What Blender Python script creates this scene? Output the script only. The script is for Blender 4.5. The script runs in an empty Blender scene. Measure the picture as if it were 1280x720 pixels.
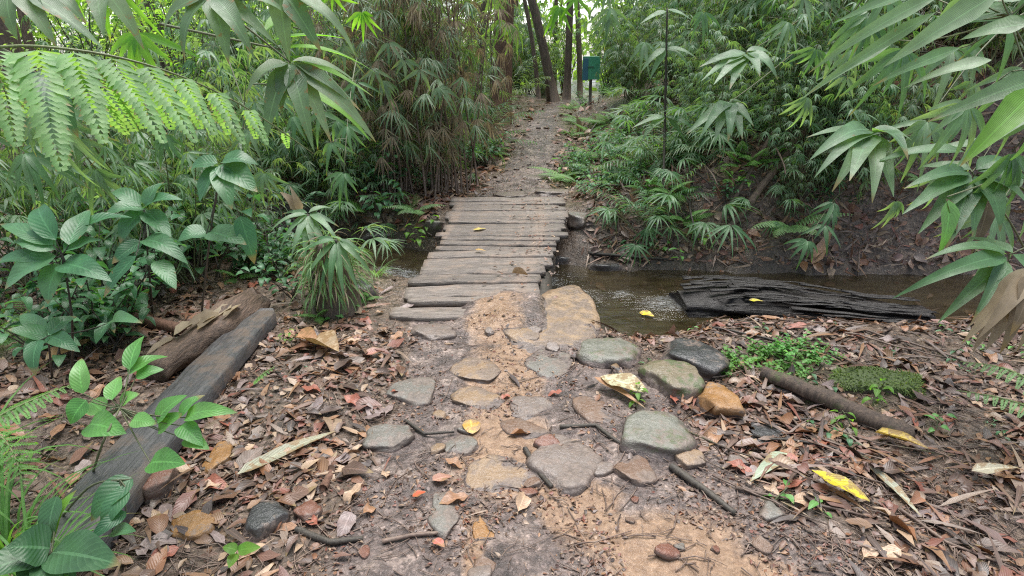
import bpy, bmesh, math, random
import numpy as np
from mathutils import Vector, Matrix, noise

R = math.radians
SC = bpy.context.scene
COL = SC.collection
V = Vector
UP = V((0, 0, 1))

# ------------------------------------------------------------------ camera maths
F, PITCH, CAMZ = 760.0, R(21.5), 1.5
CP, SP = math.cos(PITCH), math.sin(PITCH)

def ray(px, py):
    dx = (px - 640) / F
    dy = -(py - 360) / F
    return V((dx, CP + dy * SP, -SP + dy * CP))

def at(px, py, Y):
    d = ray(px, py)
    t = Y / d.y
    return V((d.x * t, Y, CAMZ + d.z * t))

# ------------------------------------------------------------------ terrain
def sst(a, b, x):
    t = (x - a) / (b - a)
    t = 0.0 if t < 0 else 1.0 if t > 1 else t
    return t * t * (3 - 2 * t)

def tab(T, x):
    if x <= T[0][0]:
        return T[0][1]
    for (a, fa), (b, fb) in zip(T, T[1:]):
        if x <= b:
            return fa + (fb - fa) * (x - a) / (b - a)
    return T[-1][1]

CXT = [(-4, .15), (1.4, .24), (2.4, .08), (3.3, -.16), (6.2, .0), (8.3, .30), (11.4, .67), (14, 1.3), (20, 3.2), (60, 8)]
SYT = [(-60, 16), (-6, 7.0), (-3, 6.0), (-1.2, 5.2), (-.2, 4.7), (.8, 4.3), (3, 4.2), (6, 4.3), (60, 14)]
PWT = [(0, .85), (1.4, .86), (2.2, .66), (3.3, .46), (6.2, .46), (7.2, .34), (9, .20), (12, .15), (20, .3)]
WATER_Z = -.36

def cx(y): return tab(CXT, y)
def sy(x): return tab(SYT, x)
def pw(y): return tab(PWT, y)

def chan(x, y):
    return max(chan0(x, y), sst(1.3, .35, math.hypot((x - .80) / .52, (y - 3.95) / .72)))

def chan0(x, y):
    d = y - sy(x)
    if d > 0 and x > .4:
        return sst(1.6, .5, d)
    return sst(.98, .45, abs(d))

def Hs(x, y):
    c = cx(y)
    d = y - sy(x)
    z = .52 * sst(6.2, 11.6, y) - .35 * sst(12.6, 20, y)
    far = sst(.35, 1.5, d)
    hr = max(0.0, x - (c + .6))
    z += far * .44 * hr / (1 + .035 * hr)
    hl = max(0.0, (c - .7) - x)
    z += far * .07 * hl / (1 + .1 * hl)
    z += (1 - far) * .04 * max(0.0, -x - 1.0)
    w = chan(x, y)
    return z * (1 - w) + (-.55) * w

def H(x, y):
    z = Hs(x, y)
    p = V((x, y, 0))
    off = 1 - .6 * sst(pw(y) + .3, pw(y) - .1, abs(x - cx(y)))
    z += .045 * noise.noise(p * 1.3) * off
    z += .022 * noise.noise(p * 5.1 + V((7, 3, 1))) * (.5 + .5 * off)
    bank = sst(.02, .3, chan(x, y)) * sst(1.0, .75, chan(x, y))
    if bank > 0:
        z += bank * (.10 * noise.noise(p * 2.6 + V((4, 4, 0))) + .06 * noise.noise(p * 7 + V((2, 7, 0))))
    z += .066 * sst(2.95, 3.3, y) * sst(3.95, 3.5, y) * sst(-.42, -.12, x + .25 * noise.noise(p * 4)) * sst(.26, .14, x)
    if abs(x) < 5 and y < 10:
        z += .010 * noise.noise(p * 15 + V((1, 9, 4)))
        z += .006 * noise.noise(p * 37 + V((5, 2, 8)))
    return z

def ground(px, py, lift=0.0):
    d = ray(px, py)
    t, st = .9, .05
    while t < 60:
        q = V((0, 0, CAMZ)) + d * t
        if q.z < H(q.x, q.y):
            lo, hi = t - st, t
            for _ in range(10):
                m = (lo + hi) / 2
                q = V((0, 0, CAMZ)) + d * m
                if q.z < H(q.x, q.y): hi = m
                else: lo = m
            q = V((0, 0, CAMZ)) + d * hi
            return V((q.x, q.y, H(q.x, q.y) + lift))
        t += st
        st = min(.25, st * 1.02)
    return V((d.x * 30, d.y * 30, 0))

def gnormal(x, y, e=.04):
    return V((H(x - e, y) - H(x + e, y), H(x, y - e) - H(x, y + e), 2 * e)).normalized()

# ------------------------------------------------------------------ mesh builder (quads)
class MB:
    def __init__(self):
        self.v, self.f, self.uv, self.mi, self.n = [], [], [], [], 0
    def add(self, v, f, uv=None, mi=0):
        v = np.asarray(v, dtype=np.float32)
        f = np.asarray(f, dtype=np.int32)
        self.v.append(v)
        self.f.append(f + self.n)
        self.uv.append(np.zeros((len(v), 2), np.float32) if uv is None else np.asarray(uv, np.float32))
        self.mi.append(np.full(len(f), mi, np.int32))
        self.n += len(v)
    def mesh(self, name, mats, origin=(0, 0, 0)):
        me = bpy.data.meshes.new(name)
        if self.n:
            v = np.concatenate(self.v) - np.asarray(origin, np.float32)
            f = np.concatenate(self.f)
            uv = np.concatenate(self.uv)
            me.vertices.add(len(v)); me.vertices.foreach_set('co', v.ravel())
            me.loops.add(f.size); me.loops.foreach_set('vertex_index', f.ravel())
            me.polygons.add(len(f))
            me.polygons.foreach_set('loop_start', np.arange(0, f.size, 4, dtype=np.int32))
            me.polygons.foreach_set('material_index', np.concatenate(self.mi))
            me.polygons.foreach_set('use_smooth', np.ones(len(f), bool))
            l = me.uv_layers.new(name='UVMap')
            l.data.foreach_set('uv', uv[f.ravel()].ravel())
            me.update(calc_edges=True)
            me.validate()
        for m in (mats if isinstance(mats, (list, tuple)) else [mats]):
            me.materials.append(m)
        return me
    def build(self, name, mats, parent=None, origin=(0, 0, 0)):
        return link(name, self.mesh(name, mats, origin), parent)

def link(name, me, parent=None, loc=None):
    o = bpy.data.objects.new(name, me)
    COL.objects.link(o)
    if parent: o.parent = parent
    if loc is not None: o.location = loc
    return o

def tag(o, label=None, cat=None, group=None, kind=None):
    if label: o['label'] = label
    if cat: o['category'] = cat
    if group: o['group'] = group
    if kind: o['kind'] = kind
    return o

def empty(name, loc=(0, 0, 0), rz=0.0):
    o = bpy.data.objects.new(name, None)
    o.empty_display_size = .1
    COL.objects.link(o)
    o.location = loc
    o.rotation_euler = (0, 0, rz)
    return o

def dup(root, loc, rz=0.0, s=1.0, label=None, group=None, tilt=(0, 0)):
    r = root.copy(); COL.objects.link(r)
    r.location = loc; r.rotation_euler = (tilt[0], tilt[1], rz)
    r.scale = (s, s, s)
    if label: r['label'] = label
    if group: r['group'] = group
    for ch in root.children:
        c = ch.copy(); COL.objects.link(c); c.parent = r
        for g in ch.children:
            d = g.copy(); COL.objects.link(d); d.parent = c
    return r

# ------------------------------------------------------------------ leaf templates
def prof(kind, v):
    if kind == 'lance': return max(.02, (min(1, v / .22)) ** .7 * (1 - max(0, (v - .22) / .78)) ** .85)
    if kind == 'strap': return max(.03, (min(1, v / .12)) ** .6 * (1 - max(0, (v - .55) / .45)) ** .8)
    if kind == 'ovate': return max(.02, math.sin(math.pi * min(1, v ** .72)) ** .75 * (1 - .25 * v))
    if kind == 'round': return max(.05, math.sin(math.pi * v) ** .55)
    return max(.03, math.sin(math.pi * v) ** .8)

_TC = {}
def tmpl(kind, n=6, fold=.15, droop=.5, wave=0.0, twist=0.0):
    key = (kind, n, fold, droop, wave, twist)
    if key in _TC: return _TC[key]
    xs, ys, zs, zf, uv = [], [], [], [], []
    y = z = 0.0
    for i in range(n + 1):
        v = i / n
        if i:
            a = -droop * (v - .5 / n) * 1.6 + droop * .25
            y += math.cos(a) / n; z += math.sin(a) / n
        w = prof(kind, v) * .5
        tw = twist * v
        for k, u in ((0, -1), (1, 0), (2, 1)):
            xs.append(u * w * math.cos(tw)); ys.append(y); zs.append(z)
            zf.append(abs(u) * w * 2 * fold + u * w * math.sin(tw) + wave * u * w * math.sin(v * 11 + u) * 1.5)
            uv.append((u * .5 + .5, v))
    f = []
    for i in range(n):
        for k in (0, 1):
            a = i * 3 + k
            f.append((a, a + 1, a + 4, a + 3))
    _TC[key] = tuple(np.array(q, np.float32) for q in (xs, ys, zs, zf, uv)) + (np.array(f, np.int32),)
    return _TC[key]

def leaf(mb, base, d, nrm, L, W, T, mi=0):
    Y = d.normalized()
    X = Y.cross(nrm)
    if X.length < 1e-4: X = Y.cross(V((1, 0, 0)))
    X.normalize()
    Z = X.cross(Y)
    xs, ys, zs, zf, uv, f = T
    b = np.array(base, np.float32)
    v = b + np.outer(xs * W, X) + np.outer(ys * L, Y) + np.outer(zs * L + zf * W, Z)
    mb.add(v, f, uv, mi)

def leaf_to(mb, p0, p1, W, T, mi=0, nrm=None, sag=.0):
    d = p1 - p0
    ch = math.hypot(float(T[1][-1]), float(T[2][-1]))
    L = d.length / max(.3, ch)
    a = math.atan2(float(T[2][-1]), float(T[1][-1]))
    n = nrm if nrm is not None else V((0, -.35, 1))
    Y = d.normalized(); X = Y.cross(n).normalized(); Z = X.cross(Y)
    # rotate so that the drooping chord meets the tip
    Y2 = Y * math.cos(a) - Z * math.sin(a)
    Z2 = Z * math.cos(a) + Y * math.sin(a)
    leaf(mb, p0, Y2, Z2, L, W, T, mi)

def tube(mb, pts, r0, r1=None, sides=5, mi=0, cap=True, rf=None):
    if r1 is None: r1 = r0
    n = len(pts)
    vs, uv, L = [], [], 0
    for i, p in enumerate(pts):
        t = (pts[min(n - 1, i + 1)] - pts[max(0, i - 1)])
        t = t.normalized() if t.length > 1e-6 else UP
        a = t.cross(V((.31, .95, .05)))
        if a.length < .05: a = t.cross(V((1, 0, 0)))
        a.normalize(); b = t.cross(a)
        r = r0 + (r1 - r0) * i / max(1, n - 1)
        if i: L += (p - pts[i - 1]).length
        for k in range(sides):
            q = 2 * math.pi * k / sides
            rr = r * (rf(i / max(1, n - 1), q) if rf else 1)
            vs.append(p + (a * math.cos(q) + b * math.sin(q)) * rr)
            uv.append((k / sides, L))
    f = []
    for i in range(n - 1):
        for k in range(sides):
            k2 = (k + 1) % sides
            f.append((i * sides + k, i * sides + k2, (i + 1) * sides + k2, (i + 1) * sides + k))
    if cap and sides >= 4:
        for base in (0, (n - 1) * sides):
            for k in range(1, sides - 2, 2):
                f.append((base, base + k, base + k + 1, base + k + 2))
            if sides % 2:
                f.append((base, base + sides - 2, base + sides - 1, base + sides - 1))
    f = [q for q in f if len(set(q)) == 4]
    mb.add([tuple(p) for p in vs], f, uv, mi)

def curve(p0, d, L, n, g, rng, jit=.08):
    pts, p, d = [p0.copy()], p0.copy(), d.normalized()
    for i in range(n):
        d = (d + V((rng.uniform(-jit, jit), rng.uniform(-jit, jit), rng.uniform(-jit, jit) - g / n))).normalized()
        p = p + d * (L / n)
        pts.append(p.copy())
    return pts

def bez(a, b, c, n=8):
    return [a * (1 - t) ** 2 + b * 2 * t * (1 - t) + c * t * t for t in [i / n for i in range(n + 1)]]

def along(pts, t):
    s = t * (len(pts) - 1)
    i = min(len(pts) - 2, int(s))
    return pts[i].lerp(pts[i + 1], s - i), (pts[i + 1] - pts[i]).normalized()

def rv(rng, s=1.0):
    return V((rng.uniform(-s, s), rng.uniform(-s, s), rng.uniform(-s, s)))

# ------------------------------------------------------------------ materials
def newmat(name):
    m = bpy.data.materials.new(name); m.use_nodes = True
    nt = m.node_tree; nt.nodes.clear()
    return m, nt, nt.nodes.new('ShaderNodeOutputMaterial')

def nd(nt, t, **k):
    n = nt.nodes.new(t)
    for a, b in k.items():
        if a.startswith('i_'):
            n.inputs[a[2:].replace('_', ' ')].default_value = b
        else: setattr(n, a, b)
    return n

def ramp(nt, fac, stops):
    r = nt.nodes.new('ShaderNodeValToRGB')
    e = r.color_ramp.elements
    while len(e) < len(stops): e.new(.5)
    for q, (p, c) in zip(e, stops):
        q.position = p
        q.color = (c[0], c[1], c[2], 1) if isinstance(c, (tuple, list)) else (c, c, c, 1)
    nt.links.new(fac, r.inputs[0])
    return r.outputs[0]

def mix(nt, fac, a, b, blend='MIX'):
    m = nt.nodes.new('ShaderNodeMix'); m.data_type = 'RGBA'; m.blend_type = blend
    for s, x in ((0, fac), (6, a), (7, b)):
        if isinstance(x, (int, float)): m.inputs[s].default_value = x
        elif isinstance(x, (tuple, list)): m.inputs[s].default_value = (x[0], x[1], x[2], 1)
        else: nt.links.new(x, m.inputs[s])
    return m.outputs[2]

def math_(nt, op, a, b=None, clamp=False):
    m = nt.nodes.new('ShaderNodeMath'); m.operation = op; m.use_clamp = clamp
    for s, x in ((0, a), (1, b)):
        if x is None: continue
        if isinstance(x, (int, float)): m.inputs[s].default_value = x
        else: nt.links.new(x, m.inputs[s])
    return m.outputs[0]

def tex(nt, scale, detail=4, rough=.55, vec=None, kind='noise', stretch=None, obj=True):
    tc = nt.nodes.new('ShaderNodeTexCoord')
    v = tc.outputs['Object'] if vec is None else vec
    if stretch:
        mp = nt.nodes.new('ShaderNodeMapping'); mp.inputs['Scale'].default_value = stretch
        nt.links.new(v, mp.inputs[0]); v = mp.outputs[0]
    if kind == 'noise':
        n = nd(nt, 'ShaderNodeTexNoise'); n.inputs['Scale'].default_value = scale
        n.inputs['Detail'].default_value = detail; n.inputs['Roughness'].default_value = rough
        nt.links.new(v, n.inputs['Vector']); return n.outputs['Fac']
    n = nd(nt, 'ShaderNodeTexVoronoi'); n.inputs['Scale'].default_value = scale
    nt.links.new(v, n.inputs['Vector']); return n

def bump(nt, h, strength=.4, dist=.01, normal=None):
    b = nt.nodes.new('ShaderNodeBump'); b.inputs['Strength'].default_value = strength
    b.inputs['Distance'].default_value = dist
    nt.links.new(h, b.inputs['Height'])
    if normal: nt.links.new(normal, b.inputs['Normal'])
    return b.outputs[0]

def principled(nt, out, color, rough, nrm=None, spec=.5, link_out=True):
    p = nt.nodes.new('ShaderNodeBsdfPrincipled')
    if isinstance(color, (tuple, list)): p.inputs['Base Color'].default_value = (*color[:3], 1)
    else: nt.links.new(color, p.inputs['Base Color'])
    if isinstance(rough, (int, float)): p.inputs['Roughness'].default_value = rough
    else: nt.links.new(rough, p.inputs['Roughness'])
    p.inputs['Specular IOR Level'].default_value = spec
    if nrm: nt.links.new(nrm, p.inputs['Normal'])
    if link_out: nt.links.new(p.outputs[0], out.inputs[0])
    return p

def leaf_mat(name, cols, rough=.38, trans=.35, tcol=(1.0, 1.0, .35), vein='par', brown=.0, spec=.5):
    m, nt, out = newmat(name)
    geo = nt.nodes.new('ShaderNodeNewGeometry'); oi = nt.nodes.new('ShaderNodeObjectInfo')
    ri = geo.outputs['Random Per Island']
    k = math_(nt, 'FRACT', math_(nt, 'ADD', ri, math_(nt, 'MULTIPLY', oi.outputs['Random'], .35)))
    n = len(cols)
    c = ramp(nt, k, [(i / (n - 1), q) for i, q in enumerate(cols)])
    uvn = nt.nodes.new('ShaderNodeUVMap')
    sep = nt.nodes.new('ShaderNodeSeparateXYZ'); nt.links.new(uvn.outputs[0], sep.inputs[0])
    du = math_(nt, 'ABSOLUTE', math_(nt, 'SUBTRACT', sep.outputs[0], .5))
    mid = math_(nt, 'LESS_THAN', du, .035)
    big = tex(nt, 9, 3, .6)
    c = mix(nt, 1.0, c, ramp(nt, big, [(.3, .72), (.7, 1.25)]), 'MULTIPLY')
    c = mix(nt, math_(nt, 'MULTIPLY', mid, .45), c, tuple(min(1, x * 1.9 + .02) for x in cols[-1]))
    if vein == 'par':
        h = math_(nt, 'SINE', math_(nt, 'MULTIPLY', sep.outputs[0], 104.0))
    else:
        h = math_(nt, 'SINE', math_(nt, 'MULTIPLY', math_(nt, 'SUBTRACT', sep.outputs[1], math_(nt, 'MULTIPLY', du, .55)), 62.0))
        vl = math_(nt, 'GREATER_THAN', h, .93)
        c = mix(nt, math_(nt, 'MULTIPLY', vl, .22), c, tuple(min(1, x * 1.7 + .02) for x in cols[-1]))
    tp = math_(nt, 'ADD', sep.outputs[1], math_(nt, 'MULTIPLY', math_(nt, 'SUBTRACT', ri, .5), .34))
    c = mix(nt, ramp(nt, tp, [(.90, 0.0), (1.0, .8)]), c, (.24, .17, .075))
    if brown > 0:
        bn = tex(nt, 26, 4, .7)
        edge = math_(nt, 'ADD', bn, math_(nt, 'MULTIPLY', du, .22))
        bm = ramp(nt, edge, [(.74 - brown * .2, 0.0), (.80 - brown * .2, 1.0)])
        c = mix(nt, math_(nt, 'MULTIPLY', bm, .8), c, (.22, .13, .055))
    nb = bump(nt, math_(nt, 'ADD', math_(nt, 'MULTIPLY', h, .5 if vein == 'par' else 1.0), math_(nt, 'MULTIPLY', big, 2.0)), .16, .002)
    rr = ramp(nt, tex(nt, 30, 2), [(.3, rough - .08), (.7, rough + .14)])
    p = principled(nt, out, c, rr, nb, spec, False)
    t = nt.nodes.new('ShaderNodeBsdfTranslucent')
    tc2 = mix(nt, 1.0, c, tcol, 'MULTIPLY')
    tc3 = mix(nt, 1.0, tc2, (2.2, 2.2, 2.2), 'MULTIPLY')
    nt.links.new(tc3, t.inputs[0])
    ms = nt.nodes.new('ShaderNodeMixShader'); ms.inputs[0].default_value = trans
    nt.links.new(p.outputs[0], ms.inputs[1]); nt.links.new(t.outputs[0], ms.inputs[2])
    nt.links.new(ms.outputs[0], out.inputs[0])
    return m

def stone_mat(name, c1, c2, moss=0.0, rough=.42, mud=.25):
    m, nt, out = newmat(name)
    n1 = tex(nt, 9, 6, .65); n2 = tex(nt, 45, 5, .7)
    c = ramp(nt, n1, [(.3, c1), (.7, c2)])
    c = mix(nt, .5, c, ramp(nt, n2, [(.3, .55), (.7, 1.35)]), 'MULTIPLY')
    mm = ramp(nt, tex(nt, 11, 7, .72), [(.57 - mud * .25, 0.0), (.63 - mud * .2, 1.0)])
    c = mix(nt, math_(nt, 'MULTIPLY', mm, .8), c, ramp(nt, n2, [(.35, (.10, .074, .06)), (.65, (.25, .185, .15))]))
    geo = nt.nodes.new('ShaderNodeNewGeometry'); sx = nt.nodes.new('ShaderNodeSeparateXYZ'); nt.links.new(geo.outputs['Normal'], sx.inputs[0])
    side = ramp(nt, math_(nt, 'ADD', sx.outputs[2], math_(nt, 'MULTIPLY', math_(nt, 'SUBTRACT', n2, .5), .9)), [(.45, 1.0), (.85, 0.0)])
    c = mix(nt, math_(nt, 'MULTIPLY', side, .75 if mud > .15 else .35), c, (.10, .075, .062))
    if moss:
        gn = ramp(nt, tex(nt, 13, 6, .7), [(.62 - moss * .25, 0.0), (.72 - moss * .25, 1.0)])
        c = mix(nt, math_(nt, 'MULTIPLY', gn, .8), c, (.075, .11, .03))
    ml = nd(nt, 'ShaderNodeAttribute', attribute_name='mudline').outputs['Fac']
    mk = ramp(nt, math_(nt, 'ADD', ml, math_(nt, 'MULTIPLY', math_(nt, 'SUBTRACT', tex(nt, 17, 6, .75), .5), 1.3)), [(.5, 0.0), (.62, 1.0)])
    c = mix(nt, mk, c, ramp(nt, n2, [(.35, (.075, .056, .05)), (.65, (.22, .165, .142))]))
    nb = bump(nt, n2, .9, .008)
    c = mix(nt, 1.0, c, (.80, .80, .80), 'MULTIPLY')
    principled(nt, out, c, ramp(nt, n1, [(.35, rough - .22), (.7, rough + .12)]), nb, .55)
    return m

def wood_mat(name, cols, stretch, scale=14, rough=.6, bstr=.6, mud=None, moss=0.0):
    m, nt, out = newmat(name)
    oi = nt.nodes.new('ShaderNodeObjectInfo')
    tc = nt.nodes.new('ShaderNodeTexCoord')
    va = nt.nodes.new('ShaderNodeVectorMath'); va.operation = 'ADD'
    sc = nt.nodes.new('ShaderNodeVectorMath'); sc.operation = 'SCALE'
    cb = nt.nodes.new('ShaderNodeCombineXYZ')
    for i in range(3): nt.links.new(oi.outputs['Random'], cb.inputs[i])
    nt.links.new(cb.outputs[0], sc.inputs[0]); sc.inputs['Scale'].default_value = 17
    nt.links.new(tc.outputs['Object'], va.inputs[0]); nt.links.new(sc.outputs[0], va.inputs[1])
    g = tex(nt, scale, 6, .65, vec=va.outputs[0], stretch=stretch)
    g2 = tex(nt, scale * 3.5, 4, .6, vec=va.outputs[0], stretch=stretch)
    n = len(cols)
    c = ramp(nt, g, [(.25 + .5 * i / (n - 1), q) for i, q in enumerate(cols)])
    c = mix(nt, .7, c, ramp(nt, g2, [(.3, .5), (.65, 1.25)]), 'MULTIPLY')
    c = mix(nt, 1.0, c, ramp(nt, oi.outputs['Random'], [(0, .75), (1, 1.2)]), 'MULTIPLY')
    if mud:
        mm = ramp(nt, tex(nt, 5, 6, .7), [(.5, 0.0), (.62, 1.0)])
        c = mix(nt, math_(nt, 'MULTIPLY', mm, .75), c, mud)
    if moss:
        gm = ramp(nt, tex(nt, 8, 6, .7), [(.6 - moss * .3, 0.0), (.72 - moss * .3, 1.0)])
        c = mix(nt, math_(nt, 'MULTIPLY', gm, .8), c, (.07, .10, .03))
    hh = math_(nt, 'ADD', g, math_(nt, 'MULTIPLY', g2, .5))
    principled(nt, out, c, ramp(nt, g, [(.3, rough - .15), (.7, rough + .15)]), bump(nt, hh, bstr, .01), .4)
    return m

M = {}
M['bamboo'] = leaf_mat('bamboo_leaf', [(.05, .125, .05), (.08, .175, .075), (.115, .21, .10), (.07, .16, .068)], .36, .4, brown=.08)
M['bamboo_pale'] = leaf_mat('pale_bamboo_leaf', [(.10, .19, .10), (.14, .24, .135), (.18, .265, .16), (.12, .215, .115)], .36, .4, brown=.1)
M['bamboo_grey'] = leaf_mat('grey_bamboo_leaf', [(.085, .16, .08), (.12, .195, .105), (.16, .225, .13), (.10, .175, .09)], .33, .4, brown=.4)
M['bright'] = leaf_mat('bright_leaf', [(.08, .22, .025), (.13, .29, .04), (.17, .34, .06), (.10, .25, .035)], .4, .5)
M['far'] = leaf_mat('far_leaf', [(.13, .24, .065), (.18, .30, .09), (.24, .36, .12), (.15, .27, .075)], .45, .55)
M['broad'] = leaf_mat('broad_leaf', [(.04, .13, .06), (.065, .175, .08), (.095, .21, .10), (.05, .15, .065)], .33, .36, vein='pin', brown=.05)
M['sapling'] = leaf_mat('sapling_leaf', [(.08, .24, .06), (.12, .30, .075), (.16, .35, .10), (.095, .27, .065)], .36, .35, vein='pin')
M['fern'] = leaf_mat('fern_leaf', [(.12, .25, .09), (.17, .31, .12), (.21, .34, .15), (.14, .27, .10)], .45, .4)
M['fernb'] = leaf_mat('bright_fern_leaf', [(.08, .21, .045), (.12, .27, .06), (.15, .30, .085)], .45, .45)
M['darkleaf'] = leaf_mat('dark_leaf', [(.028, .085, .03), (.045, .115, .045), (.06, .14, .06)], .3, .25, vein='pin')
M['dry'] = leaf_mat('dry_leaf', [(.15, .115, .08), (.24, .19, .13), (.35, .29, .20), (.20, .155, .10), (.12, .095, .07)], .6, .3, tcol=(1, .92, .7), brown=.1, spec=.25)
M['litter'] = leaf_mat('litter_leaf', [(.05, .034, .027), (.20, .095, .055), (.11, .078, .064), (.29, .16, .085), (.04, .03, .027), (.19, .125, .10), (.19, .062, .04), (.14, .11, .10), (.36, .25, .165), (.07, .05, .044), (.24, .11, .055), (.045, .036, .033), (.13, .075, .055)], .36, .06, tcol=(1, .8, .5), vein='pin', brown=.12)
M['stem'] = wood_mat('green_stem', [(.06, .08, .035), (.11, .12, .06), (.15, .15, .08)], (6, 6, 1), 10, .5, .2)
M['darkstem'] = wood_mat('dark_stem', [(.025, .022, .018), (.06, .05, .04), (.1, .085, .065)], (6, 6, 1), 12, .6, .3)
M['twig'] = wood_mat('dead_twig', [(.07, .045, .035), (.16, .11, .085), (.30, .23, .18)], (1, 1, 1), 16, .6, .4)
M['bark'] = wood_mat('bark', [(.05, .038, .03), (.12, .085, .065), (.22, .16, .12)], (5, 5, .8), 8, .75, 1.0, moss=.15)
M['redbark'] = wood_mat('red_bark', [(.06, .032, .022), (.14, .072, .048), (.22, .13, .09)], (5, 5, .8), 7, .75, 1.0)
M['plank'] = wood_mat('weathered_plank', [(.085, .069, .06), (.19, .158, .136), (.31, .265, .23)], (1.2, 14, 14), 6, .5, 1.0, mud=(.27, .20, .155))
M['board'] = wood_mat('grey_board', [(.045, .043, .044), (.075, .072, .073), (.12, .115, .112)], (14, 1.2, 8), 6, .42, .5, mud=(.13, .095, .075))
M['rotten'] = wood_mat('rotten_wood', [(.035, .025, .02), (.13, .085, .06), (.26, .17, .12)], (10, 1.3, 10), 6, .6, 1.0)
M['wetwood'] = wood_mat('wet_black_wood', [(.012, .010, .010), (.028, .024, .022), (.06, .052, .047)], (1.2, 9, 9), 6, .36, 1.0)
M['rachis'] = wood_mat('fern_rachis', [(.10, .13, .05), (.15, .18, .07), (.19, .21, .09)], (6, 6, 1), 10, .5, .2)
M['moss'] = leaf_mat('moss_frond', [(.07, .12, .03), (.11, .17, .045), (.15, .21, .06), (.09, .13, .035)], .6, .3)
# ------------------------------------------------------------------ ground, path, stream
def spaced(lo, a, b, hi, st, g=1.13):
    q = [a + st * i for i in range(int((b - a) / st) + 1)]
    s, x = st, q[-1]
    while x < hi: s *= g; x += s; q.append(x)
    s, x, pre = st, a, []
    while x > lo: s *= g; x -= s; pre.append(x)
    return pre[::-1] + q

def ground_mat():
    m, nt, out = newmat('forest_soil')
    pa = nd(nt, 'ShaderNodeAttribute', attribute_name='trail').outputs['Fac']
    ca = nd(nt, 'ShaderNodeAttribute', attribute_name='clay').outputs['Fac']
    wa = nd(nt, 'ShaderNodeAttribute', attribute_name='wet').outputs['Fac']
    n0 = tex(nt, 1.7, 5, .6); n1 = tex(nt, 6, 7, .68); n2 = tex(nt, 26, 6, .7); n3 = tex(nt, 95, 4, .7)
    vo = tex(nt, 55, kind='voronoi'); vo2 = tex(nt, 130, kind='voronoi')
    soil = ramp(nt, n2, [(.3, (.038, .027, .02)), (.5, (.125, .088, .065)), (.72, (.25, .18, .132))])
    mud = ramp(nt, n1, [(.32, (.05, .038, .034)), (.5, (.15, .112, .099)), (.68, (.31, .238, .20))])
    mud = mix(nt, .75, mud, ramp(nt, n2, [(.32, .5), (.62, 1.3)]), 'MULTIPLY')
    om = math_(nt, 'ADD', math_(nt, 'MULTIPLY', n0, .95), math_(nt, 'MULTIPLY', n1, .25))
    om = math_(nt, 'ADD', math_(nt, 'MULTIPLY', om, .5), math_(nt, 'MULTIPLY', ca, .55))
    om = math_(nt, 'ADD', om, math_(nt, 'MULTIPLY', math_(nt, 'SUBTRACT', n2, .5), .35))
    om = ramp(nt, om, [(.50, 0.0), (.78, 1.0)])
    mud = mix(nt, math_(nt, 'MULTIPLY', om, .72), mud, ramp(nt, n2, [(.3, (.22, .124, .07)), (.65, (.41, .262, .158))]))
    pm = ramp(nt, math_(nt, 'ADD', pa, math_(nt, 'MULTIPLY', math_(nt, 'SUBTRACT', n1, .5), 1.1)), [(.4, 0.0), (.62, 1.0)])
    c = mix(nt, pm, soil, mud)
    sp = nt.nodes.new('ShaderNodeSeparateColor'); nt.links.new(vo.outputs['Color'], sp.inputs[0])
    calm = math_(nt, 'SUBTRACT', 1.0, math_(nt, 'MULTIPLY', om, .6))
    c = mix(nt, math_(nt, 'MULTIPLY', calm, .75), c, ramp(nt, sp.outputs[0], [(0, .5), (.55, 1.0), (.85, 1.05), (1, 1.6)]), 'MULTIPLY')
    s2 = nt.nodes.new('ShaderNodeSeparateColor'); nt.links.new(vo2.outputs['Color'], s2.inputs[0])
    c = mix(nt, math_(nt, 'MULTIPLY', calm, .6), c, ramp(nt, s2.outputs[1], [(0, .5), (.5, 1.0), (.9, 1.05), (1, 1.9)]), 'MULTIPLY')
    c = mix(nt, math_(nt, 'MULTIPLY', wa, .8), c, ramp(nt, n2, [(.3, (.025, .018, .013)), (.7, (.09, .065, .046))]))
    hh = math_(nt, 'ADD', n2, math_(nt, 'ADD', math_(nt, 'MULTIPLY', n3, .35), math_(nt, 'MULTIPLY', sp.outputs[0], .25)))
    rg = ramp(nt, math_(nt, 'ADD', n0, math_(nt, 'MULTIPLY', n2, .4)), [(.56, .10), (.86, .46)])
    principled(nt, out, c, rg, bump(nt, hh, .9, .014), .5)
    return m

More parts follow.
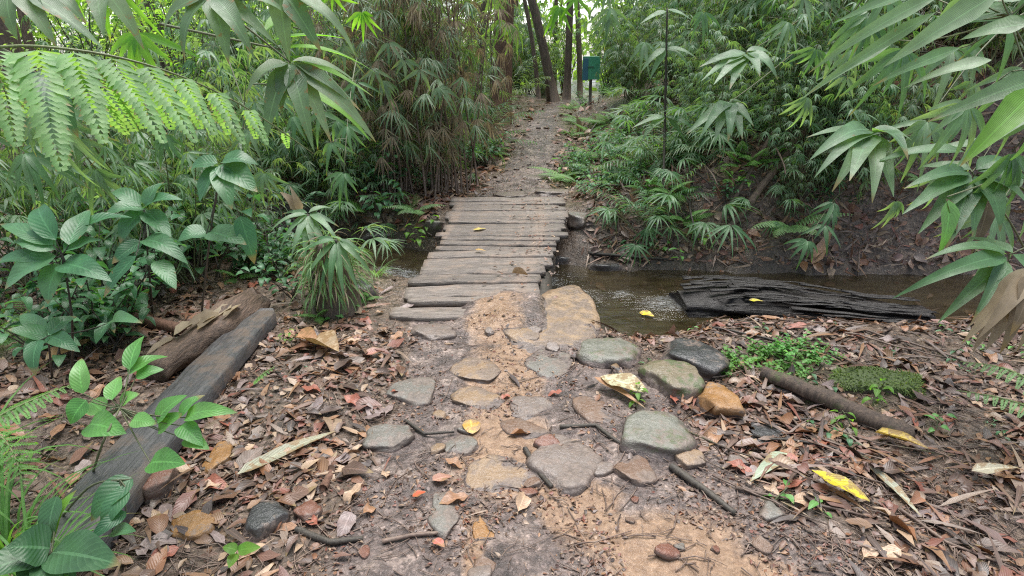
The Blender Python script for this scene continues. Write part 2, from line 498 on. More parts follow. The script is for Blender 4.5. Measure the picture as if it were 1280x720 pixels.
def make_ground():
    X = spaced(-45, -3.4, 3.6, 45, .032)
    Y = spaced(-14, .9, 7.2, 62, .032)
    nx, ny = len(X), len(Y)
    co, tr, wt, cl = [], [], [], []
    spots = [(-.06, 2.55, .22, .55), (-.1, 3.3, .22, .4), (-.02, 2.0, .25, .35), (.5, 1.5, .34, .25), (.75, 1.35, .25, .2), (-.12, 1.55, .06, .3), (.25, 1.75, .2, .2), (-.75, 1.75, .2, .25), (-.95, 1.45, .2, .2), (.05, 2.9, .2, .3)]
    for y in Y:
        for x in X:
            z = H(x, y)
            co.append((x, y, z))
            nz = noise.noise(V((x * 2.2, y * 2.2, 3))) * .22
            tr.append(sst(pw(y) + .16, pw(y) - .16, abs(x - cx(y)) + nz * (1 if y < 5 else .6)) * (1 - chan(x, y)))
            n_ = noise.noise(V((x * 4, y * 4, 6))) * .35 + noise.noise(V((x * 11, y * 11, 2))) * .2
            cl.append(max([sst(1.25, .4, math.hypot((x - a) / c, (y - b) / d) + n_) for a, b, c, d in spots]) if .9 < y < 4 and abs(x) < 1.6 else 0.0)
            wt.append(sst(-.16, -.36, Hs(x, y) + nz * .3) if abs(y - sy(x)) < 2 else 0)
    FM = ground_mat()
    fg, fp = [], []
    for j in range(ny - 1):
        y = (Y[j] + Y[j + 1]) / 2
        for i in range(nx - 1):
            x = (X[i] + X[i + 1]) / 2
            a = j * nx + i
            q = (a, a + 1, a + nx + 1, a + nx)
            on = 0 < y < 13.5 and abs(x - cx(y)) < pw(y) and chan(x, y) < .3
            (fp if on else fg).append(q)
    for nm, fs in (('ground', fg), ('path', fp)):
        ids = sorted({i for q in fs for i in q})
        mp = {k: n for n, k in enumerate(ids)}
        me = bpy.data.meshes.new(nm)
        me.from_pydata([co[i] for i in ids], [], [tuple(mp[i] for i in q) for q in fs])
        for an, src in (('trail', tr), ('wet', wt), ('clay', cl)):
            at_ = me.attributes.new(an, 'FLOAT', 'POINT')
            at_.data.foreach_set('value', [src[i] for i in ids])
        me.polygons.foreach_set('use_smooth', [True] * len(fs))
        me.materials.append(FM)
        o = link(nm, me)
        o['kind'] = 'structure'
make_ground()

def make_water():
    m, nt, out = newmat('stream_water')
    n1 = tex(nt, 5, 3, .5, stretch=(1, 2.2, 1)); n2 = tex(nt, 22, 4, .6, stretch=(1, 2, 1))
    fo = nd(nt, 'ShaderNodeAttribute', attribute_name='foam').outputs['Fac']
    fm = ramp(nt, math_(nt, 'MULTIPLY', fo, tex(nt, 30, 5, .7, stretch=(1, 2.5, 1))), [(.42, 0.0), (.72, .9)])
    c = mix(nt, fm, ramp(nt, n1, [(.3, (.022, .016, .007)), (.7, (.055, .042, .02))]), (.42, .44, .45))
    hh = math_(nt, 'ADD', math_(nt, 'MULTIPLY', n1, math_(nt, 'ADD', .6, math_(nt, 'MULTIPLY', fo, 2.5))), math_(nt, 'MULTIPLY', n2, math_(nt, 'ADD', .12, fo)))
    p = principled(nt, out, c, mix(nt, fm, (.04, .04, .04), (.5, .5, .5)), bump(nt, hh, .5, .03), .5)
    al = math_(nt, 'MAXIMUM', .62, fm)
    nt.links.new(al, p.inputs['Alpha'])
    X = [-9 + .05 * i for i in range(380)]
    foam_spots = [(1.25, 4.4, .28), (.42, 4.55, .28), (-1.05, 5.0, .35), (-.75, 4.7, .25), (.2, 4.9, .3), (.9, 4.6, .12), (2.2, 4.2, .2)]
    vs, fs, fa = [], [], []
    k = 34
    for i, x in enumerate(X):
        for j in range(k):
            y = sy(x) + (j / (k - 1) - .5) * 2.6
            f = 0
            for a, b, r in foam_spots:
                f = max(f, sst(r * 1.5, r * .3, math.hypot((x - a) * .8, y - b)))
            z = WATER_Z + .012 * noise.noise(V((x * 6, y * 9, 0))) * (.4 + 2 * f) + (.03 if x < -.8 else 0) * sst(-.8, -1.4, x)
            vs.append((x, y, z)); fa.append(f)
            if i and j: fs.append(((i - 1) * k + j - 1, i * k + j - 1, i * k + j, (i - 1) * k + j))
    me = bpy.data.meshes.new('stream_water')
    me.from_pydata(vs, [], fs)
    a = me.attributes.new('foam', 'FLOAT', 'POINT'); a.data.foreach_set('value', fa)
    me.polygons.foreach_set('use_smooth', [True] * len(fs))
    me.materials.append(m)
    o = link('stream_water', me); o['kind'] = 'structure'
make_water()

# ------------------------------------------------------------------ footbridge
def plank_mesh(L, W, T, rng):
    mb = MB()
    nx, vs, f = 22, [], []
    e0, e1 = rng.uniform(-.02, .02), rng.uniform(-.02, .02)
    for i in range(nx + 1):
        x = -L / 2 + L * i / nx
        sh = .012 * noise.noise(V((x * 4, W * 90, 2))) + (e0 if i == 0 else e1 if i == nx else 0) * .3
        hw0 = W / 2 + .011 * noise.noise(V((x * 7, 3, W * 70))) - (.012 if i in (0, nx) else 0)
        hw1 = W / 2 + .011 * noise.noise(V((x * 7, 9, W * 70))) - (.012 if i in (0, nx) else 0)
        zt = T / 2 + .007 * noise.noise(V((x * 6, 1, W * 50)))
        ch = .006
        ring = [(-hw0, -T / 2), (-hw0, zt - ch), (-hw0 + ch, zt), (0, zt + .002 * noise.noise(V((x * 9, 5, W * 40)))), (hw1 - ch, zt), (hw1, zt - ch), (hw1, -T / 2), (0, -T / 2)]
        for y, z in ring: vs.append((x, y + sh, z))
    for i in range(nx):
        for k in range(8):
            k2 = (k + 1) % 8
            f.append((i * 8 + k, (i + 1) * 8 + k, (i + 1) * 8 + k2, i * 8 + k2))
    for b in (0, nx * 8):
        f += [(b, b + 1, b + 2, b + 3), (b, b + 3, b + 7, b + 7)][:1]
        f += [(b + 7, b, b + 3, b + 3)][:0]
        f += [(b + 3, b + 4, b + 5, b + 6), (b, b + 3, b + 6, b + 7)]
    mb.add(vs, f)
    return mb

def make_bridge():
    rng = random.Random(5)
    y0, y1 = 3.28, 6.22
    root = tag(empty('footbridge', (cx(4.7), 4.75, -.05)), 'low weathered grey plank footbridge crossing the little stream', 'footbridge')
    org = V(root.location)
    # pixel edges measured on the photograph turned into plank ends
    LE = [(3.2, -.72), (3.6, -.66), (4.2, -.62), (4.9, -.60), (5.5, -.60), (6.3, -.60)]
    RE = [(3.2, .19), (3.75, .20), (4.0, .24), (4.7, .42), (5.3, .50), (6.3, .52)]
    y, k = y0, 0
    while y < y1:
        w = rng.choice([.07, .085, .10, .11, .12, .14, .17])
        if y > 5.0: w *= 1.15
        a = tab(LE, y) + rng.uniform(-.045, .045); b = tab(RE, y) + rng.uniform(-.045, .035)
        me = plank_mesh(b - a, w, rng.uniform(.028, .042), rng).mesh('plank', M['plank'])
        o = link('plank', me, root)
        o.location = V(((a + b) / 2, y + w / 2, .035 + rng.uniform(-.014, .014) - (.03 if y < 3.5 else 0))) - org
        o.rotation_euler = (rng.uniform(-.07, .07), rng.uniform(-.015, .015), rng.uniform(-.045, .045) + .012)
        y += w + rng.choice([.001, .003, .005, .008, .012, .025])
        k += 1
    for x in (-.42, .22):
        mb = MB()
        pts = [V((x + .03 * (t - 3.2) * .5, 3.15 + t * .32, -.07)) for t in range(11)]
        tube(mb, pts, .075, .07, 8)
        mb.build('bearer_log', M['darkstem'], root, org)
make_bridge()

STR = [tmpl('strap', 3, .25, d, .0, tw) for d, tw in ((.5, .1), (1.0, -.2), (1.4, .3))]
# ------------------------------------------------------------------ stones
SM = {
 'sand': stone_mat('sandy_stone', (.26, .165, .095), (.42, .295, .19), mud=.42),
 'grey': stone_mat('grey_stone', (.16, .145, .125), (.27, .25, .215), mud=.45),
 'green': stone_mat('greenish_stone', (.15, .15, .12), (.25, .235, .19), moss=.3),
 'moss': stone_mat('mossy_stone', (.17, .14, .085), (.27, .21, .14), moss=.5),
 'turf': stone_mat('moss_turf', (.07, .10, .03), (.13, .17, .05), moss=1.4, rough=.8, mud=.0),
 'orange': stone_mat('orange_stone', (.26, .12, .035), (.40, .21, .075), mud=.0),
 'brown': stone_mat('brown_stone', (.15, .085, .055), (.27, .17, .115), mud=.3),
 'dark': stone_mat('dark_stone', (.03, .03, .032), (.075, .072, .07), rough=.3, mud=.1),
 'slab': stone_mat('mauve_slab', (.19, .15, .132), (.31, .25, .215), mud=.55),
 'red': stone_mat('red_stone', (.17, .065, .04), (.26, .12, .08), mud=.2),
}

def stone_mesh(seed, sx, sy_, sz, flat=.55, ncut=7, sub=4):
    rng = random.Random(seed)
    bm = bmesh.new()
    bmesh.ops.create_icosphere(bm, subdivisions=sub, radius=1)
    cuts = []
    for i in range(ncut):
        a = rng.uniform(0, 6.28)
        n = V((math.cos(a), math.sin(a), rng.uniform(-.25, .45))).normalized()
        cuts.append((n, rng.uniform(.5, .95)))
    cuts.append((V((rng.uniform(-.12, .12), rng.uniform(-.12, .12), 1)).normalized(), flat))
    o = V((seed * 1.7, seed * .3, 0))
    for v in bm.verts:
        p = v.co.copy()
        for n, d in cuts:
            e = p.dot(n) - d
            if e > 0: p -= n * e * .8
        p *= 1 + .17 * noise.noise(p * 1.6 + o) + .06 * noise.noise(p * 4 + o) + .03 * noise.noise(p * 9 + o)
        v.co = V((p.x * sx, p.y * sy_, p.z * sz))
    me = bpy.data.meshes.new('stone')
    bm.to_mesh(me); bm.free()
    me.polygons.foreach_set('use_smooth', [True] * len(me.polygons))
    return me

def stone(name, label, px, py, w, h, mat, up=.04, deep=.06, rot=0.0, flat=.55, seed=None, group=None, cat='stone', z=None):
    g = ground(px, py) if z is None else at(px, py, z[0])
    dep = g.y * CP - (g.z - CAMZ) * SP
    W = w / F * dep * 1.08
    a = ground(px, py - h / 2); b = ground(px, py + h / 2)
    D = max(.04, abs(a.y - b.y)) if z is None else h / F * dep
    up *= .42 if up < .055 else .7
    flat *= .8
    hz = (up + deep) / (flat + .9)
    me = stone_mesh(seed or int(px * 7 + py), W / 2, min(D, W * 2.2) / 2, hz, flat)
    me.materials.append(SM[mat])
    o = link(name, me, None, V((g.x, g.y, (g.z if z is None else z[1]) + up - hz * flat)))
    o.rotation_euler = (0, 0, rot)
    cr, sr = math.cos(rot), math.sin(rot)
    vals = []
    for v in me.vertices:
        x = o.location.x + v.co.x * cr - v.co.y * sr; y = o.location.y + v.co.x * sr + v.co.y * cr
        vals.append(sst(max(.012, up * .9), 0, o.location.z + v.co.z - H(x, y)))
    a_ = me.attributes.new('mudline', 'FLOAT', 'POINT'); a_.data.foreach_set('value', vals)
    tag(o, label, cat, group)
    return o

def make_stones():
    ss = [
     ('flat_stone', 'large flat orange sandstone at the near right corner of the footbridge', 690, 405, 105, 56, 'sand', .05, -.25),
     ('flat_stone', 'smooth flat grey stone sunk in mud below the orange sandstone', 687, 452, 62, 46, 'grey', .02, .3),
     ('rounded_stone', 'rounded green grey stone at the edge of the pool', 762, 444, 86, 40, 'green', .08, .05),
     ('mossy_stone', 'round mossy stone between the pool and the cream leaf', 842, 480, 84, 42, 'moss', .09, -.1),
     ('dark_boulder', 'dark wet boulder beside the pale green herbs at the pool', 872, 455, 92, 50, 'dark', .10, .15),
     ('round_stone', 'small round orange brown stone standing in the litter right of the trail', 899, 511, 50, 42, 'orange', .10, .2),
     ('wedge_stone', 'wedge shaped smooth dark grey stone right of the trail', 818, 543, 92, 66, 'green', .08, -.35),
     ('brown_stone', 'brown square stone under the wedge shaped grey stone', 790, 591, 58, 44, 'brown', .045, .2),
     ('sandy_stone', 'small sandy stone touching the lower right of the wedge shaped stone', 860, 577, 42, 30, 'sand', .04, .5),
     ('flat_stone', 'large flat grey brown stone with a dark cracked left edge in the trail', 712, 578, 120, 74, 'slab', .035, -.5),
     ('flat_stone', 'thin brown stone lying above the large cracked stone in the trail', 652, 538, 72, 28, 'brown', .03, .1),
     ('flat_stone', 'small grey brown stone between two trail stones above the thin brown one', 664, 511, 56, 32, 'slab', .03, .2),
     ('flat_stone', 'flat tan stone slab in mid trail with orange sand on it', 632, 596, 108, 66, 'sand', .018, -.1),
     ('flat_stone', 'grey dome of stone half sunk left of the trail', 488, 546, 72, 44, 'grey', .05, .1),
     ('flat_stone', 'grey stone half buried above the grey dome on the left trail edge', 516, 492, 66, 44, 'grey', .045, -.2),
     ('flat_stone', 'thin flat grey stone near the first planks of the footbridge', 546, 413, 60, 20, 'slab', .02, .1),
     ('flat_stone', 'long grey stone sunk in the muddy trail beside the orange streak', 556, 634, 44, 74, 'grey', .018, .1),
     ('flat_stone', 'small grey stone above the long sunk grey stone', 576, 561, 48, 34, 'grey', .02, .3),
     ('flat_stone', 'pinkish brown stone just left of the brown bladed leaf', 746, 512, 70, 40, 'brown', .02, .1),
     ('flat_stone', 'tan stone at the mud edge below the first planks', 592, 464, 74, 40, 'sand', .018, .4),
     ('flat_stone', 'sandy orange patch stone in mid trail below the flat tan one', 600, 500, 68, 34, 'sand', .016, -.2),
     ('flat_stone', 'tan slab bordering the pool below the bridge end', 650, 418, 50, 36, 'sand', .02, .5),
     ('dark_pebble', 'dark purple grey round stone in orange rubble bottom left', 332, 655, 54, 50, 'dark', .06, .1),
     ('orange_pebble', 'small rusty orange stone near the dark round stone', 386, 640, 38, 30, 'red', .05, .1),
     ('red_brick', 'broken red brown brick wedged against the grey board', 200, 608, 64, 52, 'red', .09, .7),
     ('yellow_stone', 'yellow ochre stone in the left rubble beside the bark strip', 272, 575, 40, 40, 'orange', .04, .3),
     ('yellow_stone', 'low ochre rock in the left rubble nearest the camera', 240, 655, 60, 50, 'orange', .03, .3),
     ('yellow_stone', 'ochre stone streak in the trail at the bottom of the view', 604, 668, 26, 90, 'orange', .02, .1),
     ('grey_stone', 'flat dark slab behind the wet sticks right of the orange brown stone', 955, 545, 70, 28, 'dark', .03, .1),
     ('grey_stone', 'grey stone on the right bank just past the bridge', 722, 277, 30, 30, 'grey', .10, .2),
     ('step_stone', 'flat pale stone step at the far end of the footbridge right side', 690, 240, 40, 12, 'slab', .04, .0),
     ('step_stone', 'flat pale stone step at the far end of the footbridge left side', 640, 243, 46, 9, 'slab', .03, .0),
     ('step_stone', 'broad stone step across the trail some paces beyond the bridge', 668, 222, 50, 9, 'slab', .05, .0),
     ('mossy_mound', 'low green moss covered mound on the right near bank', 1100, 480, 120, 38, 'turf', .06, .0),
    ]
    for nm, lb, px, py, w, h, mt, up, rot in ss:
        o = stone(nm, lb, px, py, w, h, mt, up, rot=rot, flat=.5 if up < .05 else .7)
        if mt == 'turf':
            mb = MB(); rr_ = random.Random(4)
            vs = [v for v in o.data.vertices if v.normal.z > .15]
            for i in range(2600):
                v = rr_.choice(vs); p = v.co + rv(rr_, .006)
                leaf(mb, p, v.normal + rv(rr_, .8), UP + rv(rr_, .5), rr_.uniform(.008, .022), .005, STR[i % 3])
            mb.build('moss', M['moss'], o)
    # rocks of the stream bed
    rr = [(462, 322, 34, 34, 'grey', 'blue grey rock at the stream edge left of the footbridge'),
          (440, 365, 60, 24, 'dark', 'dark wet rock under the cascade left of the footbridge'),
          (806, 378, 34, 46, 'grey', 'leaning grey rock at the pool with a yellow leaf by its foot'),
          (746, 375, 26, 26, 'grey', 'small pale rock in the ripples beside the bridge edge'),
          (722, 352, 36, 22, 'dark', 'black wet rock in the ripples under the bridge edge'),
          (760, 340, 46, 18, 'dark', 'flat black rock at the foot of the far bank near the bridge'),
          (700, 330, 30, 24, 'dark', 'black rock in the shadow beside the bridge planks'),
          (838, 352, 50, 18, 'dark', 'low black rock where the rapids enter the pool'),
          (505, 335, 40, 26, 'dark', 'black rock in the dark gap left of the bridge'),
          (478, 300, 50, 26, 'dark', 'dark bank rock under the bamboo left of the bridge'),
          (545, 285, 30, 22, 'green', 'green rock at the bank beside the left bridge edge')]
    for px, py, w, h, mt, lb in rr:
        stone('stream_rock', lb, px, py, w, h, mt, .09, .1, flat=.75, group='rocks in the stream')
    rng = random.Random(77)
    # small unremarkable stones pressed into the trail
    protos = []
    for k in range(6):
        me = stone_mesh(900 + k, .05, .038, .022, .5, sub=3)
        protos.append(me)
    mats = ['slab', 'grey', 'brown', 'sand', 'slab', 'red']
    for k, me in enumerate(protos): me.materials.append(SM[mats[k]])
    n = 0
    while n < 48:
        y = 1.25 * math.exp(rng.random() * 2.1); x = cx(y) + rng.gauss(0, .5)
        if chan(x, y) > .05 or 3.2 < y < 6.3 or abs(x) > .86 * y: continue
        k = rng.randrange(6)
        o = link('trail_pebble', protos[k], None, V((x, y, H(x, y) + .002)))
        s = rng.uniform(.35, 1.3)
        o.scale = (s, s, s); o.rotation_euler = (rng.uniform(-.2, .2), rng.uniform(-.2, .2), rng.uniform(0, 6.28))
        tag(o, ('small %s pebble pressed into the muddy trail' % ['mauve grey', 'grey', 'brown', 'sandy', 'mauve grey', 'reddish'][k]), 'pebble', 'pebbles in the trail')
        n += 1
make_stones()

# ------------------------------------------------------------------ logs, boards, sticks
def make_board():
    a, b = ground(332, 400, .05), ground(70, 715, .045)
    d = b - a; L = d.length; y = d.normalized(); x = y.cross(UP).normalized(); z = x.cross(y)
    vs, f, n = [], [], 30
    for i in range(n + 1):
        t = i / n; p = a + d * t + UP * (.03 * math.sin(t * 3.1))
        w = .085 + .03 * t + .006 * noise.noise(V((t * 9, 0, 0)))
        if i == 0: w *= .7
        h = .025
        for u, q in ((-1, -2), (-1, .7), (-.88, 1), (0, 1.06), (.88, 1), (1, .7), (1, -2)):
            jit = .004 * noise.noise(V((t * 20, u * 3, q)))
            vs.append(p + x * (u * w + jit) + z * (q * h + jit * .5))
    for i in range(n):
        for k in range(6): f.append((i * 7 + k, i * 7 + k + 1, (i + 1) * 7 + k + 1, (i + 1) * 7 + k))
    f.append((0, 1, 2, 3)); f.append((0, 3, 4, 6)); f.append((n * 7, n * 7 + 3, n * 7 + 4, n * 7 + 6))
    mb = MB(); mb.add([tuple(v) for v in vs], f)
    me = mb.mesh('old_board', M['board'], a)
    o = link('old_board', me, None, a)
    tag(o, 'long smooth dark grey board edging the left side of the trail', 'board')
    # rotten log beside it
    pts = bez(ground(322, 388, .05), ground(262, 432, .06), ground(195, 478, .05), 20)
    def rf(t, q): return (.85 + .35 * noise.noise(V((t * 5, math.cos(q) * 2, math.sin(q) * 2))) + .2 * noise.noise(V((t * 3, math.cos(q) * 6, math.sin(q) * 6)))) * (.6 + .4 * math.sin(min(1, t * 1.3 + .12) * 3.0))
    root = tag(empty('rotten_log', pts[10]), 'crumbling brown rotten log lying against the grey board', 'log')
    mb = MB(); tube(mb, pts, .13, .12, 18, rf=rf); mb.build('wood', M['rotten'], root, pts[10])
    mb = MB()
    rng = random.Random(3)
    for i in range(9):
        t = rng.uniform(.1, .8); p, d2 = along(pts, t)
        q = p + V((rng.uniform(-.06, .06), 0, .09 + rng.uniform(-.02, .02)))
        leaf(mb, q, d2 + rv(rng, .15), V((rng.uniform(-.4, .4), 0, 1)), rng.uniform(.12, .28), rng.uniform(.03, .06), tmpl('strap', 5, .2, .1, .1))
    mb.build('bark_flake', M['dry'], root, pts[10])
make_board()

def stick(name, label, pix, r0, r1, mat='twig', lift=.01, group=None, cat='stick', knots=True, sides=7):
    pts = []
    P = [ground(p[0], p[1], lift + (p[2] if len(p) > 2 else 0)) for p in pix]
    for i in range(len(P) - 1):
        for k in range(6): pts.append(P[i].lerp(P[i + 1], k / 6))
    pts.append(P[-1])
    pts = [p + V((noise.noise(p * 6), noise.noise(p * 6 + V((3, 3, 3))), 0)) * r0 * .8 for p in pts]
    mb = MB()
    tube(mb, pts, r0, r1, sides, rf=lambda t, q: 1 + .22 * noise.noise(V((t * 9, math.cos(q) * 1.5, math.sin(q) * 1.5 + r0 * 99))))
    o = link(name, mb.mesh(name, M[mat], P[0]), None, P[0])
    return tag(o, label, cat, group)

stick('branch', 'thick grey barked branch lying on the right near bank', [(955, 476, .03), (1030, 506, .03), (1135, 548, .0)], .035, .045, 'bark')
stick('stick', 'straight dark stick right of the trail below the sandy stone', [(838, 585), (880, 616), (918, 645)], .015, .010, 'darkstem')
stick('stick', 'pale broken twig lying across the lower left of the trail', [(478, 680), (515, 672), (552, 668)], .008, .006)
stick('stick', 'grey crooked stick left of the pale broken twig', [(372, 664), (412, 680), (455, 676)], .013, .008, 'darkstem')
stick('bark_piece', 'short red brown stick of rotten bark left of the trail', [(405, 612), (424, 575)], .016, .013, 'redbark')
stick('bamboo_piece', 'smooth red brown length of bamboo in the left litter', [(178, 404, .03), (226, 418, .02)], .034, .034, 'redbark')
stick('branch', 'thin dark branch propped across the shrubs on the left', [(95, 292, .25), (140, 298, .22), (195, 303, .18)], .018, .014, 'darkstem')
stick('root', 'thin curved dark root looping on the trail beside the grey dome', [(508, 528), (530, 545), (568, 542)], .008, .005, 'darkstem')
stick('root', 'thin dark root trailing right from the trail towards the wedge stone', [(700, 536), (745, 534), (785, 562)], .010, .007, 'darkstem')
stick('root', 'dark crack like root along the left edge of the big trail stone', [(655, 563), (672, 592), (690, 612)], .011, .008, 'darkstem')
stick('stick', 'long reddish stalk lying on the right bank litter', [(985, 527), (1040, 560), (1075, 575)], .009, .007, 'redbark')
stick('stick', 'thin pale stalk crossing the reddish one on the right bank', [(965, 500), (1010, 548), (1054, 588)], .005, .004)
stick('stick', 'long thin tan stalk running to the lower right corner', [(1125, 640), (1180, 680), (1270, 716)], .006, .005)
stick('stick', 'pale stick crossing behind the moss mound on the right', [(1105, 420, .03), (1140, 404, .04), (1172, 394, .05)], .014, .010)
stick('stick', 'thin pale stick leaning over the pool edge', [(820, 420), (848, 412)], .008, .005)
stick('branch', 'dark fallen branch sloping down the right hillside', [(1005, 180, .15), (960, 238, .12), (905, 305, .08)], .04, .03, 'bark')
stick('branch', 'dark thin branch beside the fallen one on the right hillside', [(962, 195, .2), (930, 245, .15), (880, 320, .05)], .02, .016, 'bark')
stick('stick', 'pale broken cane on the right hillside', [(995, 250, .05), (1016, 285, .05)], .012, .010)
stick('stick', 'short pale stick upright in the far bank soil', [(1071, 325, .1), (1072, 350)], .008, .008)
stick('root', 'exposed dark root hanging along the far stream bank', [(735, 318), (790, 322), (842, 326)], .018, .010, 'darkstem')

def make_ledge():
    # long dark water worn log lying in the stream on the right
    pts = [at(848, 385, 4.35), at(920, 380, 4.4), at(1010, 388, 4.3), at(1080, 396, 4.22), at(1150, 404, 4.17)]
    P = []
    for i in range(4):
        for k in range(6): P.append(pts[i].lerp(pts[i + 1], k / 6))
    P.append(pts[-1])
    for p in P: p.z = WATER_Z + .015
    mb = MB()
    tube(mb, P, .32, .22, 22, rf=lambda t, q: (1 if abs(math.sin(q)) < 9 else 1) * (.75 + .45 * noise.noise(V((t * 4, math.cos(q) * 2, math.sin(q) * 2))) + .34 * noise.noise(V((t * 6, math.cos(q) * 5, math.sin(q) * 5)))) * (.55 + .45 * math.sin(min(1, .12 + t * 1.1) * 2.9)))
    root = tag(empty('sunken_log', P[8]), 'long black waterlogged log lying in the stream under the far bank', 'log')
    root.scale = (1, 1.15, .46)
    mb.build('wood', M['wetwood'], root, P[8])
    rng = random.Random(44)
    mb = MB()
    for i in range(58):
        t0 = rng.uniform(0, .75); t1 = min(.99, t0 + rng.uniform(.12, .4)); off = rng.uniform(-.36, .30); c = []
        for k in range(9):
            t = t0 + (t1 - t0) * k / 8
            p, d = along(P, t)
            w = off * (1 - .35 * t) + .03 * noise.noise(V((t * 7, i * 3.1, 0)))
            c.append(p + V((0, w, .02 + .29 * math.sqrt(max(.02, 1 - (off / .4) ** 2)) * (1 - .3 * t) * (.75 + .35 * math.sin(min(1, .12 + t * 1.1) * 2.9)) + .03 * noise.noise(V((t * 9, i, 4))))))
        r = rng.uniform(.008, .028)
        tube(mb, c, r, r * .4, 6)
    mb.build('loose_bark', M['wetwood'], root, P[8])
make_ledge()

# ------------------------------------------------------------------ forest litter
LT = [tmpl(k, 4, fo, dr, wv, tw) for k, fo, dr, wv, tw in (
    ('ovate', .15, .25, .2, .0), ('ovate', -.12, -.35, .25, .3), ('lance', .2, .6, .15, .4), ('oblong', .3, .3, .25, -.3),
    ('ovate', .08, .1, .15, .1), ('round', .2, .4, .3, .2), ('lance', .1, .2, .05, -.3), ('strap', .25, .4, .1, .8))]

def scatter_pos(rng, y0, y1, k=.95):
    y = y0 * math.exp(rng.random() * math.log(y1 / y0))
    return rng.uniform(-k * y - .5, k * y + .5), y

def make_litter():
    rng = random.Random(21)
    mb = MB()
    def fill(cnt, y0, y1, sz, bam, k=.95, thr=.45, xr=None, tl=.28):
        n = 0
        while n < cnt:
            x, y = scatter_pos(rng, y0, y1, k)
            if xr and not xr[0] < x < xr[1]: continue
            c = chan(x, y)
            onp = sst(pw(y) + .15, pw(y) - .2, abs(x - cx(y)) + .25 * noise.noise(V((x * 2.2, y * 2.2, 3))))
            keep = (1 - (.95 if y < 6.2 else .75) * onp) * (1 if H(x, y) > WATER_Z + .06 else .06)
            keep *= thr + (1 - thr) * sst(-.25, .2, noise.noise(V((x * 1.6, y * 1.6, 8))))
            if 3.2 < y < 6.3 and abs(x - cx(y)) < .7: keep = 0
            if rng.random() > keep: continue
            nrm = gnormal(x, y) + rv(rng, tl)
            a = rng.uniform(0, 6.28)
            L = min(.14, rng.lognormvariate(math.log(sz), .55))
            T = rng.choice(LT)
            W = L * rng.uniform(.36, .62)
            if rng.random() < bam: L = rng.uniform(.10, .24); W = rng.uniform(.012, .028); T = LT[6]
            if onp > .4: L *= .5; W *= .5
            if y > 7: L *= 1.3; W *= 1.3
            d = V((math.cos(a), math.sin(a), 0)); d = d - nrm * d.dot(nrm)
            leaf(mb, V((x, y, H(x, y) + rng.uniform(.001, .018))), d, nrm, L, W, T)
            n += 1
    fill(12500, .9, 5, .040, .05, .95, .2)
    fill(1300, 1.5, 3.8, .05, .6, .95, .3, (.85, 5), .22)
    fill(13000, 4.6, 9.5, .055, .28, .95, .7)
    fill(5000, 5, 7.5, .05, .35, .95, .8, (.7, 6))
    fill(5000, 4.7, 6.4, .05, .35, .95, .9, (.75, 5.5), .4)
    fill(4500, 5, 7.6, .06, .12, .95, .9, (-4.5, -.55), .4)
    fill(1500, 6.3, 12, .05, .1, .12, .9, None, .3)
    fill(3000, 9, 18, .07, .2)
    for i in range(260):
        y = rng.uniform(3.4, 6.2); x = tab([(3.3, .0), (4.5, .2), (6.2, .25)], y) + rng.gauss(0, .2)
        if abs(x - cx(y)) > .45: continue
        a = rng.uniform(0, 6.28); L = rng.uniform(.015, .05)
        leaf(mb, V((x, y, max(.066, H(x, y)))), V((math.cos(a), math.sin(a), .05)), UP + rv(rng, .25), L, L * rng.uniform(.3, .6), rng.choice(LT))
    o = mb.build('leaf_litter', M['litter'])
    tag(o, 'deep litter of wet brown leaves on the forest floor', 'leaf litter', kind='stuff')
    mb, n = MB(), 0
    while n < 6000:
        x, y = scatter_pos(rng, .95, 9)
        onp = sst(pw(y) + .1, pw(y) - .2, abs(x - cx(y)))
        if rng.random() < onp * .35 or chan(x, y) > .6: continue
        if 3.2 < y < 6.3 and abs(x - cx(y)) < .7: continue
        a = rng.uniform(0, 6.28)
        L = rng.lognormvariate(math.log(.06 if onp > .4 else .11), .5)
        p = V((x, y, 0)); pts = []
        for i in range(4):
            pts.append(V((p.x, p.y, H(p.x, p.y) + .004 + rng.random() * .008)))
            a += rng.uniform(-.35, .35)
            p = p + V((math.cos(a), math.sin(a), 0)) * (L / 3)
        r = rng.uniform(.0012, .0032)
        tube(mb, pts, r, r * .6, 4)
        n += 1
    o = mb.build('twig_litter', M['twig'])
    tag(o, 'fine scattered twigs and stalks among the fallen leaves', 'twigs', kind='stuff')
    # crumbs of bark and wet leaf mould on the trail
    mb, n = MB(), 0
    while n < 16000:
        x, y = scatter_pos(rng, .95, 9, .8)
        if abs(x - cx(y)) > pw(y) + .9 or chan(x, y) > .3: continue
        brd = 3.3 < y < 6.2
        if noise.noise(V((x * 3.1, y * 3.1, 5))) < -.05 + rng.uniform(-.15, .15): continue
        if brd: continue
        a = rng.uniform(0, 6.28); nrm = UP + rv(rng, .7)
        L = rng.uniform(.006, .026)
        leaf(mb, V((x, y, H(x, y) + .003)), V((math.cos(a), math.sin(a), rng.uniform(-.2, .3))), nrm, L, L * rng.uniform(.25, .8), LT[rng.randrange(8)])
        n += 1
    o = mb.build('mould_crumbs', M['litter'])
    tag(o, 'dark crumbs of leaf mould and bark trodden into the trail', 'debris', kind='stuff')
make_litter()

